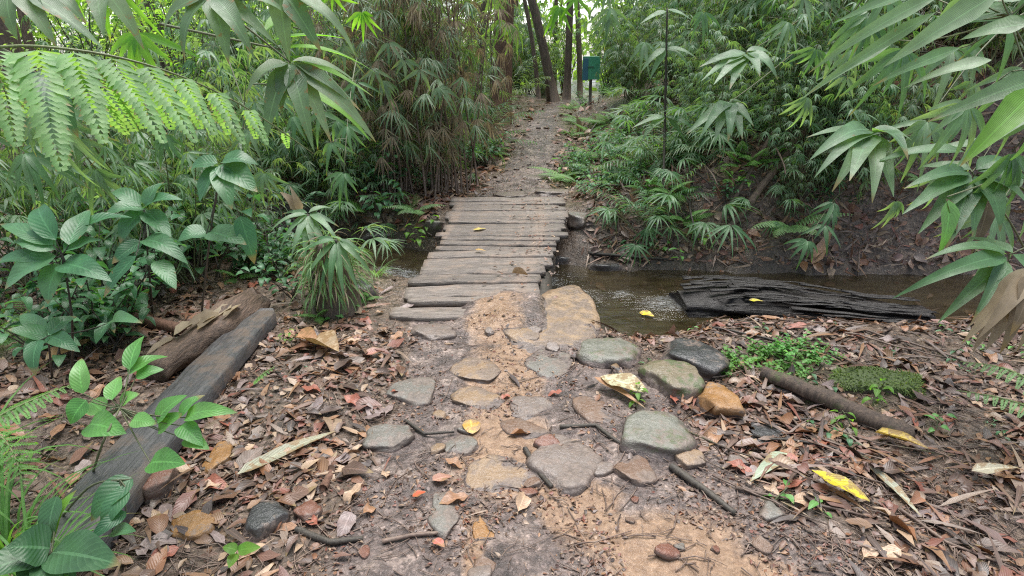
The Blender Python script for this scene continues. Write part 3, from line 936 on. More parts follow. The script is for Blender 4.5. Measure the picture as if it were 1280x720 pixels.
# countable fallen leaves
def make_fallen():
    rng = random.Random(33)
    cols = {
     'brown': [(.22, .115, .065), (.30, .165, .09), (.25, .13, .075)], 'red': [(.22, .075, .05), (.32, .11, .07), (.26, .09, .06)],
     'tan': [(.36, .24, .15), (.44, .31, .21), (.40, .27, .18)], 'dark': [(.055, .04, .037), (.09, .07, .062), (.07, .05, .047)],
     'mauve': [(.19, .14, .13), (.25, .19, .175), (.21, .155, .145)]}
    words = {'brown': 'curled brown', 'red': 'wet red brown', 'tan': 'dry tan', 'dark': 'blackened wet', 'mauve': 'dull mauve grey'}
    shp = [('ovate', .12, .3, .25, .15, .55), ('lance', .15, .25, .15, .3, .25), ('oblong', .22, .2, .28, -.2, .5)]
    protos = {}
    for c, cc in cols.items():
        mt = leaf_mat('fallen_%s_leaf' % c, cc, .42, .08, (1, .8, .5), 'pin', .15)
        for j, (k, fo, dr, wv, tw, asp) in enumerate(shp):
            mb = MB()
            leaf(mb, V((0, -.5, 0)), V((0, 1, 0)), UP, 1, asp, tmpl(k, 9, fo, dr, wv, tw))
            tube(mb, [V((0, -.5, 0)), V((.01, -.58, .01)), V((.03, -.66, .01))], .012, .009, 4)
            protos[c, j] = mb.mesh('fallen_leaf', mt)
    n = 0
    while n < 270:
        x, y = scatter_pos(rng, 1.15, 4.2)
        if abs(x) > .9 * y or chan(x, y) > .3: continue
        onp = sst(pw(y) + .1, pw(y) - .2, abs(x - cx(y)))
        if rng.random() < onp * .93: continue
        c = rng.choice(['brown', 'brown', 'red', 'tan', 'dark', 'mauve', 'mauve'])
        j = rng.randrange(3)
        o = link('fallen_leaf', protos[c, j], None, V((x, y, H(x, y) + .014)))
        s = rng.uniform(.06, .12) * (1.6 if j == 1 else 1)
        nrm = gnormal(x, y) + rv(rng, .3)
        o.rotation_euler = (nrm.to_track_quat('Z', 'Y') @ Matrix.Rotation(rng.uniform(0, 6.28), 3, 'Z').to_quaternion()).to_euler()
        o.scale = (s, s, s)
        side = 'left of the trail' if x < cx(y) - .5 else 'right of the trail' if x > cx(y) + .5 else 'on the trail'
        tag(o, '%s %s leaf lying in the litter %s' % (words[c], ('oval', 'narrow', 'blunt')[j], side), 'leaf', 'fallen leaves in the litter')
        n += 1

    def one(label, p0, p1, asp, col, kind='lance', fold=.1, droop=.15, lift=.02, onz=None, rough=.4, tr=.1, up2=0):
        a = ground(*p0, lift); b = ground(*p1, lift + up2)
        if onz is not None:
            a = at(p0[0], p0[1], onz[0]); b = at(p1[0], p1[1], onz[1]); a.z = b.z = onz[2]
        mt = leaf_mat('single_leaf', [tuple(c * f for c in col) for f in (.7, .8, .9)], rough, tr, (1, .9, .5), 'pin', .95)
        mb = MB(); L = (b - a).length
        leaf_to(mb, a, b, L * asp, tmpl(kind, 10, fold, droop, .06), nrm=gnormal(a.x, a.y))
        m_ = (a + b) / 2
        o = link('fallen_leaf', mb.mesh('fallen_leaf', mt, m_), None, m_)
        return tag(o, label, 'leaf')
    one('bright yellow leaf mottled brown on dark mud at the lower right', (1012, 600), (1084, 640), .38, (.60, .50, .03), 'oblong', lift=.045)
    one('pale grey green lance leaf on mud left of the yellow leaf', (983, 572), (936, 608), .30, (.36, .42, .30))
    one('long narrow grey green leaf right of the bright yellow leaf', (1080, 582), (1150, 652), .14, (.36, .36, .27), 'strap')
    one('long grey green strip of leaf on the left litter', (298, 598), (420, 544), .14, (.33, .32, .22), 'strap')
    one('cream coloured leaf resting on stones right of the trail', (750, 482), (808, 502), .55, (.50, .47, .30), 'oblong', lift=.05)
    one('brown blade leaf tucked under the cream leaf', (742, 480), (806, 520), .17, (.36, .20, .12), 'lance', lift=.04)
    one('pale dry leaf at the right edge near the corner', (1210, 602), (1268, 598), .32, (.45, .40, .29), 'lance', lift=.05)
    one('curled yellow brown leaf on the right bank', (1092, 548), (1160, 570), .22, (.55, .40, .06), 'strap', .5, lift=.03)
    one('small orange red leaf on the trail bottom centre', (516, 626), (533, 620), .7, (.55, .09, .03), 'ovate')
    one('small pink red leaf near the bottom of the trail', (543, 680), (556, 690), .7, (.52, .17, .13), 'ovate')
    one('round orange yellow leaf on mid trail mud', (588, 528), (591, 546), .95, (.55, .32, .05), 'round', lift=.015)
    one('pink brown leaf curled beside the grey dome stone', (541, 606), (566, 600), .6, (.42, .22, .16), 'ovate')
    one('dark curled leaf lying above the cream leaf', (762, 462), (780, 475), .45, (.05, .04, .04), 'lance', .5)
    one('yellow leaf floating in the pool', (800, 388), (818, 396), .6, (.75, .55, .02), 'ovate', onz=(4.18, 4.1, WATER_Z + .02))
    one('small yellow leaf on the black log in the stream', (932, 402), (950, 405), .45, (.55, .5, .03), 'lance', onz=(4.1, 4.08, WATER_Z + .15))
    one('yellow leaf on the middle planks of the footbridge', (592, 291), (608, 288), .55, (.60, .50, .14), 'ovate', onz=(4.95, 5.0, .075))
    one('small tan leaf on the footbridge below the yellow one', (594, 319), (608, 321), .45, (.50, .33, .12), 'lance', onz=(4.42, 4.38, .075))
    one('curled tan leaf on the near right planks of the footbridge', (640, 352), (660, 358), .6, (.42, .28, .17), 'ovate', .5, onz=(3.9, 3.85, .075))
    one('large tan sheath leaf under the shrubs on the left', (60, 462), (134, 432), .3, (.30, .19, .08), 'lance', .3, lift=.05)
    one('folded orange brown leaf in the litter near the bridge left end', (370, 428), (400, 436), .7, (.42, .22, .11), 'ovate', .4, lift=.03)
    one('broad pale brown leaf in the litter left of the trail', (388, 435), (424, 446), .75, (.40, .29, .18), 'ovate', .4, lift=.03)
    one('dry brown split leaf upright on the far bank', (1014, 334), (1038, 304), .3, (.38, .22, .14), 'lance', .3, lift=.03, up2=.12)
    one('pinkish flat leaf on the left litter near the planks', (456, 448), (484, 442), .6, (.40, .19, .15), 'ovate', .2)
make_fallen()
# ------------------------------------------------------------------ plant generators (local space, base at origin)
LAN = [tmpl('lance', 5, .18, d, .05, tw) for d, tw in ((.4, .2), (.8, -.2), (1.1, .3), (.2, 0.), (.6, .5))]
LANH = [tmpl('lance', 10, .16, d, .05, tw) for d, tw in ((.35, .15), (.6, -.2), (.9, .25))]
OVA = [tmpl('ovate', 5, .2, d, .08, tw) for d, tw in ((.3, .1), (.6, -.2), (.9, .2))]
OVAH = [tmpl('ovate', 10, .18, d, .08, tw) for d, tw in ((.25, .1), (.5, -.15), (.75, .2))]
STR = [tmpl('strap', 5, .25, d, .0, tw) for d, tw in ((.5, .1), (1.0, -.2), (1.4, .3))]
PIN = [tmpl('oblong', 2, .1, .3), tmpl('oblong', 2, .1, .5)]

def rot(v, axis, a):
    return Matrix.Rotation(a, 3, axis) @ v

def fan(mb, p, axis, up, n, spread, L, W, rng, T=LAN, mi=0, dip=.25, jl=.2):
    axis = axis.normalized()
    up = (up - axis * up.dot(axis)).normalized()
    for i in range(n):
        u = (i / (n - 1) * 2 - 1) if n > 1 else 0
        d = rot(axis, up, u * spread + rng.uniform(-.1, .1)) - up * (dip * rng.uniform(.3, 1.4)) * (.5 + abs(u) * .6)
        l = L * (1 - .25 * abs(u)) * rng.uniform(1 - jl, 1 + jl)
        leaf(mb, p + d * .01, d, up + rv(rng, .3) + axis * .15, l, W * rng.uniform(.8, 1.15), rng.choice(T), mi)

class Plant:
    def __init__(self): self.l, self.s, self.d = MB(), MB(), MB()
    def root(self, name, label, cat, lm, sm='stem', group=None, loc=(0, 0, 0), org=None, leafname='foliage', stemname='stem', dm='dry'):
        r = tag(empty(name, loc), label, cat, group)
        o = org if org is not None else (0, 0, 0)
        if self.s.n: self.s.build(stemname, M[sm], r, o)
        if self.l.n: self.l.build(leafname, [M[q] for q in lm] if isinstance(lm, tuple) else M[lm], r, o)
        if self.d.n: self.d.build('dry_foliage', M[dm], r, o)
        return r

def bamboo(seed, h, nst, L, W, nf=7, fn=6, lean=.35, dry=0.0, spread0=.12, tlow=.3):
    rng = random.Random(seed); P = Plant()
    for s in range(nst):
        a = rng.uniform(0, 6.28)
        b = V((rng.uniform(-spread0, spread0), rng.uniform(-spread0, spread0), -.03))
        hh = h * rng.uniform(.6, 1.1)
        c = curve(b, V((math.cos(a) * lean, math.sin(a) * lean, 1)), hh, 9, .6 * lean, rng, .07)
        tube(P.s, c, .004 + .0035 * hh, .0015, 5)
        for k in range(nf):
            t = tlow + (1 - tlow) * (k + rng.random()) / nf
            p, d = along(c, min(.99, t))
            q = rng.uniform(0, 6.28)
            out = V((math.cos(q), math.sin(q), rng.uniform(-.1, .6))).normalized()
            tl = rng.uniform(.08, .3) * (h ** .5)
            tw = curve(p, out, tl, 3, .5, rng, .1)
            tube(P.s, tw, .0025, .0012, 3, cap=False)
            ax = (tw[-1] - tw[-2]).normalized() + V((0, 0, -.35))
            isd = rng.random() < dry
            fan(P.d if isd else P.l, tw[-1], ax + (V((0, 0, -.9)) if isd else V()), UP + rv(rng, .3), fn + rng.randint(-1, 2), rng.uniform(.6, 1.15), L, W * (.7 if isd else 1), rng)
            if rng.random() < .6:
                p2 = tw[1]
                fan(P.l, p2, ax + rv(rng, .6), UP + rv(rng, .3), 3, .7, L * .85, W, rng)
    return P

def broad(seed, h, nst, L, W, per=7, lean=.5):
    rng = random.Random(seed); P = Plant()
    for s in range(nst):
        a = rng.uniform(0, 6.28)
        b = V((rng.uniform(-.1, .1), rng.uniform(-.1, .1), -.03))
        hh = h * rng.uniform(.5, 1.1)
        c = curve(b, V((math.cos(a) * lean, math.sin(a) * lean, 1)), hh, 7, .2, rng, .1)
        tube(P.s, c, .004 + .004 * h, .002, 5)
        for k in range(per):
            t = .3 + .7 * (k + rng.random() * .6) / per
            p, d = along(c, min(.995, t)); q = a + k * 2.4
            out = V((math.cos(q), math.sin(q), rng.uniform(-.05, .45))).normalized()
            pe = p + out * L * .25
            tube(P.s, [p, pe], .0022, .0016, 3, cap=False)
            leaf(P.l, pe, out + V((0, 0, -.25)), UP + rv(rng, .3), L * rng.uniform(.65, 1.15), W * rng.uniform(.75, 1.1), rng.choice(OVA))
    return P

def palmate(seed, h, nfr, L, W, n=11):
    rng = random.Random(seed); P = Plant()
    for s in range(nfr):
        a = 6.28 * s / nfr + rng.uniform(-.3, .3)
        out = V((math.cos(a), math.sin(a), rng.uniform(.6, 1.9))).normalized()
        c = curve(V((0, 0, -.03)), out, h * rng.uniform(.6, 1.1), 6, .5, rng, .05)
        tube(P.s, c, .006, .003, 4)
        ax = (c[-1] - c[-2]).normalized() + V((0, 0, -.5))
        fan(P.l, c[-1], ax, UP + out * .3, n, 1.7, L, W, rng, LAN + STR[:1], dip=.35)
    return P

def pinnate(seed, h, nfr, L, W, n=14, droop=1.0):
    rng = random.Random(seed); P = Plant()
    for s in range(nfr):
        a = 6.28 * s / nfr + rng.uniform(-.4, .4)
        out = V((math.cos(a), math.sin(a), rng.uniform(.7, 2.2))).normalized()
        c = curve(V((0, 0, -.03)), out, h * rng.uniform(.7, 1.15), 10, droop, rng, .04)
        tube(P.s, c, .006, .002, 4)
        for k in range(n):
            t = .25 + .74 * k / n
            p, d = along(c, t)
            side = d.cross(UP).normalized()
            l = L * (math.sin(math.pi * (.2 + .75 * (k / n))) ** .6) * rng.uniform(.85, 1.1)
            for sg in (-1, 1):
                leaf(P.l, p, side * sg + d * .55 + V((0, 0, -.15 + rng.uniform(-.2, .1))), UP + rv(rng, .2), l, W, rng.choice(LAN))
    return P

def fernclump(seed, h, nfr, L, n=16):
    rng = random.Random(seed); P = Plant()
    for s in range(nfr):
        a = 6.28 * s / nfr + rng.uniform(-.4, .4)
        out = V((math.cos(a), math.sin(a), rng.uniform(.5, 1.4))).normalized()
        c = curve(V((0, 0, -.02)), out, h * rng.uniform(.7, 1.1), 8, .9, rng, .03)
        tube(P.s, c, .003, .001, 3, cap=False)
        fern_pinnae(P.l, c, L, n, rng, .15)
    return P

def fern_pinnae(mb, c, L, n, rng, t0=.1, dens=9, hang=.3, hero=False):
    for k in range(n):
        t = t0 + (.99 - t0) * k / n
        p, d = along(c, t)
        side = d.cross(UP).normalized()
        l = L * (1 - (k / n)) ** .75 * (min(1, .45 + k / n * 2.2))
        for sg in (-1, 1):
            if hero and rng.random() < .06: continue
            l *= rng.uniform(.92, 1.06)
            dd = (side * sg + d * .35 + V((0, 0, -hang))).normalized()
            pc = curve(p, dd, l, 6, .35, rng, .02)
            m = max(4, int(dens * l / L) + 3)
            for j in range(m):
                u = .04 + .95 * j / m
                q, e = along(pc, u)
                nn = e.cross(side * sg if abs(e.dot(side)) < .9 else UP)
                nn = (UP - e * UP.dot(e)).normalized() + rv(rng, .05)
                w2 = e.cross(nn).normalized()
                pl = l * .21 * (1 - u) ** .6 + .002
                for s2 in (-1, 1):
                    leaf(mb, q, w2 * s2 + e * .55, nn, pl * rng.uniform(.85, 1.1), l * 1.22 / m, PIN[j % 2])

def herb(seed, r, n, L, W, h=.15):
    rng = random.Random(seed); P = Plant()
    for i in range(n):
        a, q = rng.uniform(0, 6.28), r * rng.random() ** .6
        b = V((math.cos(a) * q, math.sin(a) * q, -.02))
        c = curve(b, V((math.cos(a) * .5, math.sin(a) * .5, 1)), h * rng.uniform(.5, 1.1), 4, .2, rng, .15)
        tube(P.s, c, .0018, .001, 3, cap=False)
        for k in range(7):
            p, d = along(c, .45 + .54 * k / 7); g = a + k * 2.3
            leaf(P.l, p, V((math.cos(g), math.sin(g), rng.uniform(0, .5))), UP + rv(rng, .3), L * rng.uniform(.6, 1.1), W, rng.choice(OVA))
    return P

def grass(seed, n, h, w, r=.1):
    rng = random.Random(seed); P = Plant()
    for i in range(n):
        a = rng.uniform(0, 6.28); q = r * rng.random()
        b = V((math.cos(a) * q, math.sin(a) * q, -.02))
        leaf(P.l, b, V((math.cos(a) * .5, math.sin(a) * .5, 1)), V((math.cos(a), math.sin(a), .1)) * -1 + rv(rng, .3), h * rng.uniform(.5, 1.15), w, tmpl('strap', 8, .2, rng.choice([.8, 1.3, 1.7])))
    return P

# ------------------------------------------------------------------ prototypes, kept as lists of (stem mesh, leaf mesh, dry mesh)
class Kind:
    def __init__(self, name, cat, plants, lm, sm='stem', dm='dry'):
        self.name, self.cat, self.ms = name, cat, []
        for P, m_ in zip(plants, lm if isinstance(lm, list) else [lm] * len(plants)):
            if name == 'seedling':       # too small to show parts: leaves and stalk are one mesh
                for v, f, uv in zip(P.s.v, P.s.f, P.s.uv): P.l.add(v, f - f.min(), uv, 1)
                self.ms.append([('foliage', P.l.mesh('foliage', [M[m_], M[sm]]))])
                continue
            self.ms.append([(n, b.mesh(n, M[q])) for n, b, q in (('stem', P.s, sm), ('foliage', P.l, m_), ('dry_foliage', P.d, dm)) if b.n])
    def put(self, x, y, s, rz, label, group, rng, i=None, z=None, tilt=.08):
        ms = self.ms[rng.randrange(len(self.ms)) if i is None else i]
        r = tag(empty(self.name, (x, y, H(x, y) if z is None else z), rz), label, self.cat, group)
        r.rotation_euler = (rng.uniform(-tilt, tilt), rng.uniform(-tilt, tilt), rz)
        r.scale = (s, s, s)
        for n, me in ms: link(n, me, r)
        return r

K = {}
def make_kinds():
    K['bam'] = Kind('bamboo_shrub', 'bamboo', [bamboo(1, 2.2, 8, .27, .034, 11), bamboo(2, 2.5, 9, .31, .040, 11, 6), bamboo(3, 1.9, 8, .25, .031, 10, 7)], ['bamboo', 'bamboo_pale', 'bamboo_grey'])
    K['bamfine'] = Kind('bamboo_shrub', 'bamboo', [bamboo(4, 2.2, 14, .17, .019, 14, 7), bamboo(5, 1.9, 14, .16, .018, 13, 8), bamboo(6, 2.5, 15, .19, .022, 14, 7)], ['bamboo_pale', 'bamboo_grey', 'bamboo_pale'])
    K['bamdry'] = Kind('climbing_bamboo', 'bamboo', [bamboo(7, 3.3, 13, .28, .020, 13, 9, .06, .50, .34, .2), bamboo(8, 3.1, 12, .26, .020, 13, 9, .09, .60, .32, .2)], ['bamboo_grey', 'bamboo_grey'], 'twig')
    K['broad'] = Kind('broadleaf_shrub', 'shrub', [broad(11, .75, 7, .13, .075, 8), broad(12, .9, 6, .15, .085, 7), broad(13, .6, 8, .11, .06, 8)], ['broad', 'broad', 'darkleaf'], 'darkstem')
    K['broadtall'] = Kind('leafy_shrub', 'shrub', [broad(14, 2.2, 10, .13, .06, 16, .35), broad(15, 2.5, 11, .12, .05, 18, .3), broad(16, 2.0, 11, .14, .06, 16, .4)], ['far', 'bright', 'far'], 'darkstem')
    K['palm'] = Kind('fan_palm', 'palm', [palmate(21, .7, 9, .34, .030, 12), palmate(22, .55, 8, .28, .028, 11)], ['bamboo', 'bamboo_pale'])
    K['pin'] = Kind('feather_palm', 'palm', [pinnate(23, 1.3, 10, .26, .022, 16), pinnate(24, 1.0, 9, .22, .018, 15, 1.2), pinnate(25, 1.6, 9, .30, .026, 15, 1.3)], ['bamboo', 'broad', 'bamboo_grey'])
    K['fern'] = Kind('fern', 'fern', [fernclump(31, .5, 8, .13), fernclump(32, .4, 7, .11)], ['fern', 'fernb'])
    K['herb'] = Kind('low_herb', 'herb', [herb(41, .14, 26, .032, .02, .12), herb(42, .12, 22, .036, .024, .14)], ['fernb', 'sapling'])
    K['sprig'] = Kind('seedling', 'seedling', [broad(51, .10, 2, .055, .028, 4), broad(52, .16, 2, .06, .03, 5), broad(53, .08, 3, .04, .022, 4)], ['sapling', 'bright', 'broad'])
    K['grass'] = Kind('grass_tuft', 'grass', [grass(61, 46, .55, .012), grass(62, 40, .42, .009)], ['fernb', 'fern'])
make_kinds()

# ------------------------------------------------------------------ trees
def crown_plant(seed, r, h, n, L, rng):
    mb = MB()
    for c in range(n):
        a = rng.uniform(0, 6.28); q = r * math.sqrt(rng.random()); z = h * (rng.random() - .4) * math.sqrt(max(.05, 1 - (q / r) ** 2))
        p = V((math.cos(a) * q, math.sin(a) * q, z))
        for k in range(rng.randint(14, 26)):
            o = p + V((rng.gauss(0, .28), rng.gauss(0, .28), rng.gauss(0, .2)))
            d = V((rng.uniform(-1, 1), rng.uniform(-1, 1), rng.uniform(-.8, .4)))
            leaf(mb, o, d, UP + rv(rng, .6), L * rng.uniform(.6, 1.2), L * .42, tmpl('ovate', 3, .2, .4))
    return mb

def make_trees():
    rng = random.Random(88)
    crowns = [crown_plant(i, 1.9 + .3 * i, 2.2, 26, .22, rng).mesh('crown', M[m_]) for i, m_ in enumerate(('far', 'bright', 'far'))]
    def tree(x, y, r, h, lx, ly, label, group=None, bark='bark', ci=None, flare=1.5, crown=True):
        z = H(x, y) - .1
        root = tag(empty('tree', (x, y, z)), label, 'tree', group)
        pts = [V((lx * t * t * h * .5 + lx * t * h * .5 + .06 * math.sin(t * 5 + x), ly * t * h + .05 * math.cos(t * 6 + y), t * h)) for t in [i / 14 for i in range(15)]]
        mb = MB()
        tube(mb, pts, r, r * .45, 12, rf=lambda t, q: (1 + (flare - 1) * max(0, 1 - t * 14) ** 2 * (.7 + .5 * math.cos(q * 3 + x))) * (1 + .12 * noise.noise(V((t * 12, math.cos(q) * 1.5, math.sin(q) * 1.5 + x)))))
        tr = mb.build('trunk', M[bark], root)
        if not crown: return root
        mb = MB(); top = pts[-1]
        for k in range(5):
            p, d = along(pts, .62 + .07 * k); a = k * 2.4 + x
            tube(mb, curve(p, V((math.cos(a), math.sin(a), .9)), h * .28, 6, .1, rng, .1), r * .35, r * .08, 6)
        mb.build('limb', M[bark], root)
        o = link('crown', crowns[rng.randrange(3) if ci is None else ci], root, top + V((0, 0, -.2)))
        o.rotation_euler = (0, 0, rng.uniform(0, 6)); s = rng.uniform(.8, 1.25) * h / 7.5
        o.scale = (s, s, s * 1.1)
        return root
    p = at(627, 150, 10.0)
    tree(p.x, 10.0, .16, 8.5, .01, .02, 'thick red brown trunk standing left of the trail end', bark='redbark', flare=1.2)
    p = at(690, 131, 12.6); tree(p.x, 12.6, .095, 8, -.40, .05, 'dark tree leaning left at the end of the trail', flare=1.6)
    p = at(705, 128, 12.9); tree(p.x, 12.9, .075, 8, .01, .02, 'straight dark slim trunk beside the leaning tree', flare=1.4)
    p = at(672, 120, 13.5); tree(p.x, 13.5, .05, 6, -.25, .1, 'thin leaning stem left of the leaning tree at the trail end', flare=1.2)
    p = at(722, 118, 15.5); tree(p.x, 15.5, .07, 7, -.05, .1, 'thin grey trunk far behind the trail end', flare=1.2)
    p = at(690, 118, 17); tree(p.x, 17, .06, 7, .03, .1, 'slender pale trunk seen between the two dark trees', flare=1.2)
    p = at(848, 60, 11.5); tree(p.x, 11.5, .09, 7, .05, .0, 'brown trunk rising behind the bamboo right of the green sign')
    p = at(600, 60, 15); tree(p.x, 15, .10, 9, .05, .0, 'grey trunk behind the thick red brown trunk')
    p = at(372, 60, 14); tree(p.x, 14, .09, 8, .12, .0, 'slim dark trunk leaning in the bright thicket at the upper left')
    p = at(205, 60, 16); tree(p.x, 16, .10, 8, -.10, .0, 'trunk behind the fern at the upper left')
    p = at(15, 60, 9); tree(p.x, 9, .16, 8, .0, .0, 'shaded trunk at the left edge of the view')
    n = 0
    while n < 26:
        y = rng.uniform(15, 30); x = rng.uniform(-.95, .95) * y
        if abs(x - .085 * y) < 1.6: continue
        tree(x, y, rng.uniform(.07, .17), rng.uniform(7, 11), rng.uniform(-.08, .08), rng.uniform(-.05, .05), 'tree with a tall bare trunk in the bright wood behind', 'trees in the wood behind')
        n += 1
    for x, y in ((-3.6, 1.5), (4.2, .5), (-4.8, 5.0), (5.4, 4.0), (-1.8, -2.5), (2.4, -3)):
        tree(x, y, .14, 7.5, rng.uniform(-.05, .05), 0, 'tree standing beside the trail with its crown above the view', 'trees shading the trail')
make_trees()

# ------------------------------------------------------------------ thickets
def zone(kind, rng, n, xa, xb, ya, yb, s0, s1, label, group, clear=.75, side=None, fn=None):
    k = 0; tries = 0
    while k < n and tries < n * 60:
        tries += 1
        y = rng.uniform(ya, yb); x = rng.uniform(xa, xb)
        if fn: x = x + fn(y)
        if abs(x - cx(y)) < clear or chan(x, y) > (.25 if -1.3 < x < .9 else .52) or (x > .9 and chan(x, y) > .2 and y < sy(x)): continue
        if -2.05 < x < -1.0 and y < 3.7 and kind != 'sprig': continue
        if kind not in ('sprig', 'fern', 'herb') and 5 < y < 11.6 and abs(x - .131 * y) < .45 and (kind != 'broad' or y > 8.5): continue
        K[kind].put(x, y, rng.uniform(s0, s1), rng.uniform(0, 6.28), label, group, rng)
        k += 1

def make_thickets():
    rng = random.Random(404)
    # centre left: dry climbing bamboo
    for px, Y, s in ((500, 6.7, .95), (530, 6.5, 1.0), (555, 7.0, 1.0), (470, 7.4, 1.0), (585, 8.2, .9)):
        p = at(px, 200, Y)
        K['bamdry'].put(p.x, Y, s, rng.uniform(0, 6), 'upright clump of half dead climbing bamboo left of the bridge', 'dry bamboo clumps by the bridge', rng, tilt=.03)
    for px, py, k, s_ in ((470, 240, 'broad', .6), (500, 232, 'palm', .55), (535, 236, 'broad', .5), (565, 222, 'palm', .6), (590, 205, 'broad', .55), (610, 190, 'fern', 1.1), (455, 262, 'fern', 1.0), (520, 262, 'fern', .8), (550, 215, 'bam', .45), (485, 215, 'bam', .5)):
        g = ground(px, py)
        K[k].put(g.x, g.y, s_, rng.uniform(0, 6), 'small %s at the foot of the dry bamboo clump' % {'broad': 'leafy shrub', 'palm': 'fan palm', 'fern': 'fern', 'bam': 'bamboo'}[k], 'plants at the foot of the dry bamboo', rng)
    zone('pin', rng, 12, -1.7, -.75, 8.3, 12, .55, .85, 'dark feathery palm drooping beside the far trail on its left', 'feather palms left of the trail', .75, fn=cx)
    zone('bam', rng, 9, -2.6, -.9, 7.5, 12.5, .6, .95, 'bushy bamboo left of the far trail', 'bamboo left of the far trail', .95, fn=cx)
    zone('broad', rng, 22, -1.7, -.44, 6.9, 12, .45, .8, 'dark leafed low shrub at the left edge of the far trail', 'low shrubs left of the far trail', .46, fn=cx)
    # left thicket
    zone('broadtall', rng, 22, -8, -1.9, 7.2, 13, .7, 1.15, 'bright green leafy shrub in the thicket across the stream on the left', 'bright shrubs left of the stream')
    zone('bam', rng, 15, -5.5, -1.6, 6.0, 10, .6, 1.0, 'bamboo with broad blades across the stream on the left', 'bamboo across the stream on the left')
    zone('broad', rng, 26, -4.8, -1.3, 5.6, 8.5, .6, 1.1, 'low broadleaf shrub across the stream on the left', 'low shrubs across the stream on the left')
    zone('bam', rng, 8, -4.2, -2.0, 3.4, 4.9, .5, .85, 'bamboo stems with long blades on the near left bank', 'bamboo on the near left bank')
    zone('broad', rng, 40, -3.3, -1.15, 2.5, 4.6, .5, 1.0, 'glossy broadleaf shrub on the near left bank', 'broadleaf shrubs on the near left bank')
    zone('fern', rng, 9, -3.0, -1.25, 2.2, 4.6, .6, 1.0, 'small fern between the shrubs on the near left bank', 'ferns on the near left bank')
    zone('bam', rng, 9, -3.4, -1.75, 4.6, 7.0, .5, .8, 'bamboo leaning over the stream left of the footbridge', 'bamboo over the stream on the left')
    zone('palm', rng, 8, -2.6, -1.1, 4.4, 6.8, .6, 1.0, 'small fan palm at the stream left of the footbridge', 'fan palms by the stream on the left')
    zone('pin', rng, 8, -3.6, -1.6, 4.6, 7.5, .6, .9, 'feather palm arching at the stream on the left', 'feather palms by the stream on the left')
    # right side of the far trail and hillside
    zone('bamfine', rng, 34, .7, 4.6, 7.0, 13, .5, .9, 'feathery pale bamboo on the slope right of the trail', 'fine bamboo right of the trail', .8, fn=cx)
    zone('bam', rng, 13, .9, 5.5, 7.4, 13, .6, 1.0, 'bamboo with wide blades on the slope right of the trail', 'wide bladed bamboo right of the trail', .95, fn=cx)
    zone('palm', rng, 18, .7, 2.6, 6.5, 9.5, .55, .95, 'small fan palm on the slope right of the trail', 'fan palms right of the trail', .8, fn=cx)
    zone('broad', rng, 30, .5, 2.8, 5.9, 10.5, .3, .6, 'low leafy plant in the litter right of the trail', 'low plants right of the trail', .66, fn=cx)
    zone('bam', rng, 18, 2.5, 6.5, 5.5, 8.5, .6, 1.1, 'bamboo with long blades on the right hillside', 'bamboo on the right hillside')
    zone('bamfine', rng, 14, 2.2, 6.0, 6.2, 9.5, .55, .9, 'fine pale bamboo high on the right hillside', 'fine bamboo on the right hillside')
    zone('fern', rng, 14, 1.2, 4.0, 5.3, 7.5, .6, 1.1, 'fern in the brown litter on the right hillside', 'ferns on the right hillside')
    zone('sprig', rng, 44, .9, 3.8, 4.95, 6.8, .9, 2.2, 'sprig of green leaves in the hillside litter on the right', 'sprigs on the right hillside')
    zone('bam', rng, 8, 2.7, 4.2, 3.6, 5.2, .45, .75, 'bamboo on the near right bank at the edge of the view', 'bamboo on the near right bank')
    zone('broad', rng, 22, .34, 1.4, 7.0, 12, .3, .55, 'low leafy plant crowding the right edge of the far trail', 'low plants at the right edge of the far trail', .36, fn=cx)
    zone('fern', rng, 18, .34, 1.5, 7.0, 12, .6, 1.1, 'fern at the right edge of the far trail', 'ferns at the right edge of the far trail', .36, fn=cx)
    zone('palm', rng, 13, .55, 2.1, 5.35, 7.0, .55, .9, 'small fan palm on the bank just past the bridge', 'fan palms on the bank past the bridge', .8)
    zone('pin', rng, 9, 1.0, 3.6, 5.3, 7.0, .4, .65, 'feather palm arching over the right stream bank', 'feather palms on the right stream bank', .9)
    zone('broad', rng, 14, .6, 3.4, 5.1, 6.3, .3, .55, 'small leafy plant on the stream bank right of the bridge', 'small leafy plants on the right stream bank', .75)
    zone('bam', rng, 6, 2.2, 4.2, 4.9, 5.8, .4, .6, 'low bamboo at the foot of the right hillside', 'low bamboo on the right hillside', .9)
    zone('bamfine', rng, 12, -.6, 2.6, 12.2, 15, .45, .8, 'fine bamboo flanking the end of the trail', 'fine bamboo at the trail end', .55, fn=lambda y: .08 * y)
    zone('fern', rng, 18, 1.0, 3.6, 5.0, 6.3, .6, 1.2, 'fern hanging on the steep right stream bank', 'ferns on the right stream bank', .9)
    zone('palm', rng, 8, 1.5, 3.6, 5.1, 6.3, .45, .75, 'little fan palm on the steep right stream bank', 'little fan palms on the right stream bank', .9)
    zone('bamfine', rng, 7, 2.0, 3.8, 5.3, 6.3, .35, .55, 'low fine bamboo in the litter of the right hillside', 'low fine bamboo on the right hillside', .9)
    zone('sprig', rng, 18, .85, 2.8, 1.7, 3.3, .5, 1.1, 'green seedling in the litter of the right near bank', 'seedlings on the right near bank', .7)
    zone('sprig', rng, 8, -2.2, -.8, 1.7, 3.2, .5, .9, 'green seedling in the litter of the left near bank', 'seedlings on the left near bank', .7)
    # back
    zone('broadtall', rng, 16, -1.2, 5, 13.6, 17, .8, 1.3, 'bright shrub closing the view beyond the end of the trail', 'shrubs beyond the trail end', .2)
    zone('broadtall', rng, 56, -16, 18, 13, 21, 1.0, 1.7, 'bright leafy shrub in the sunny wood behind', 'bright shrubs in the wood behind', 1.3)
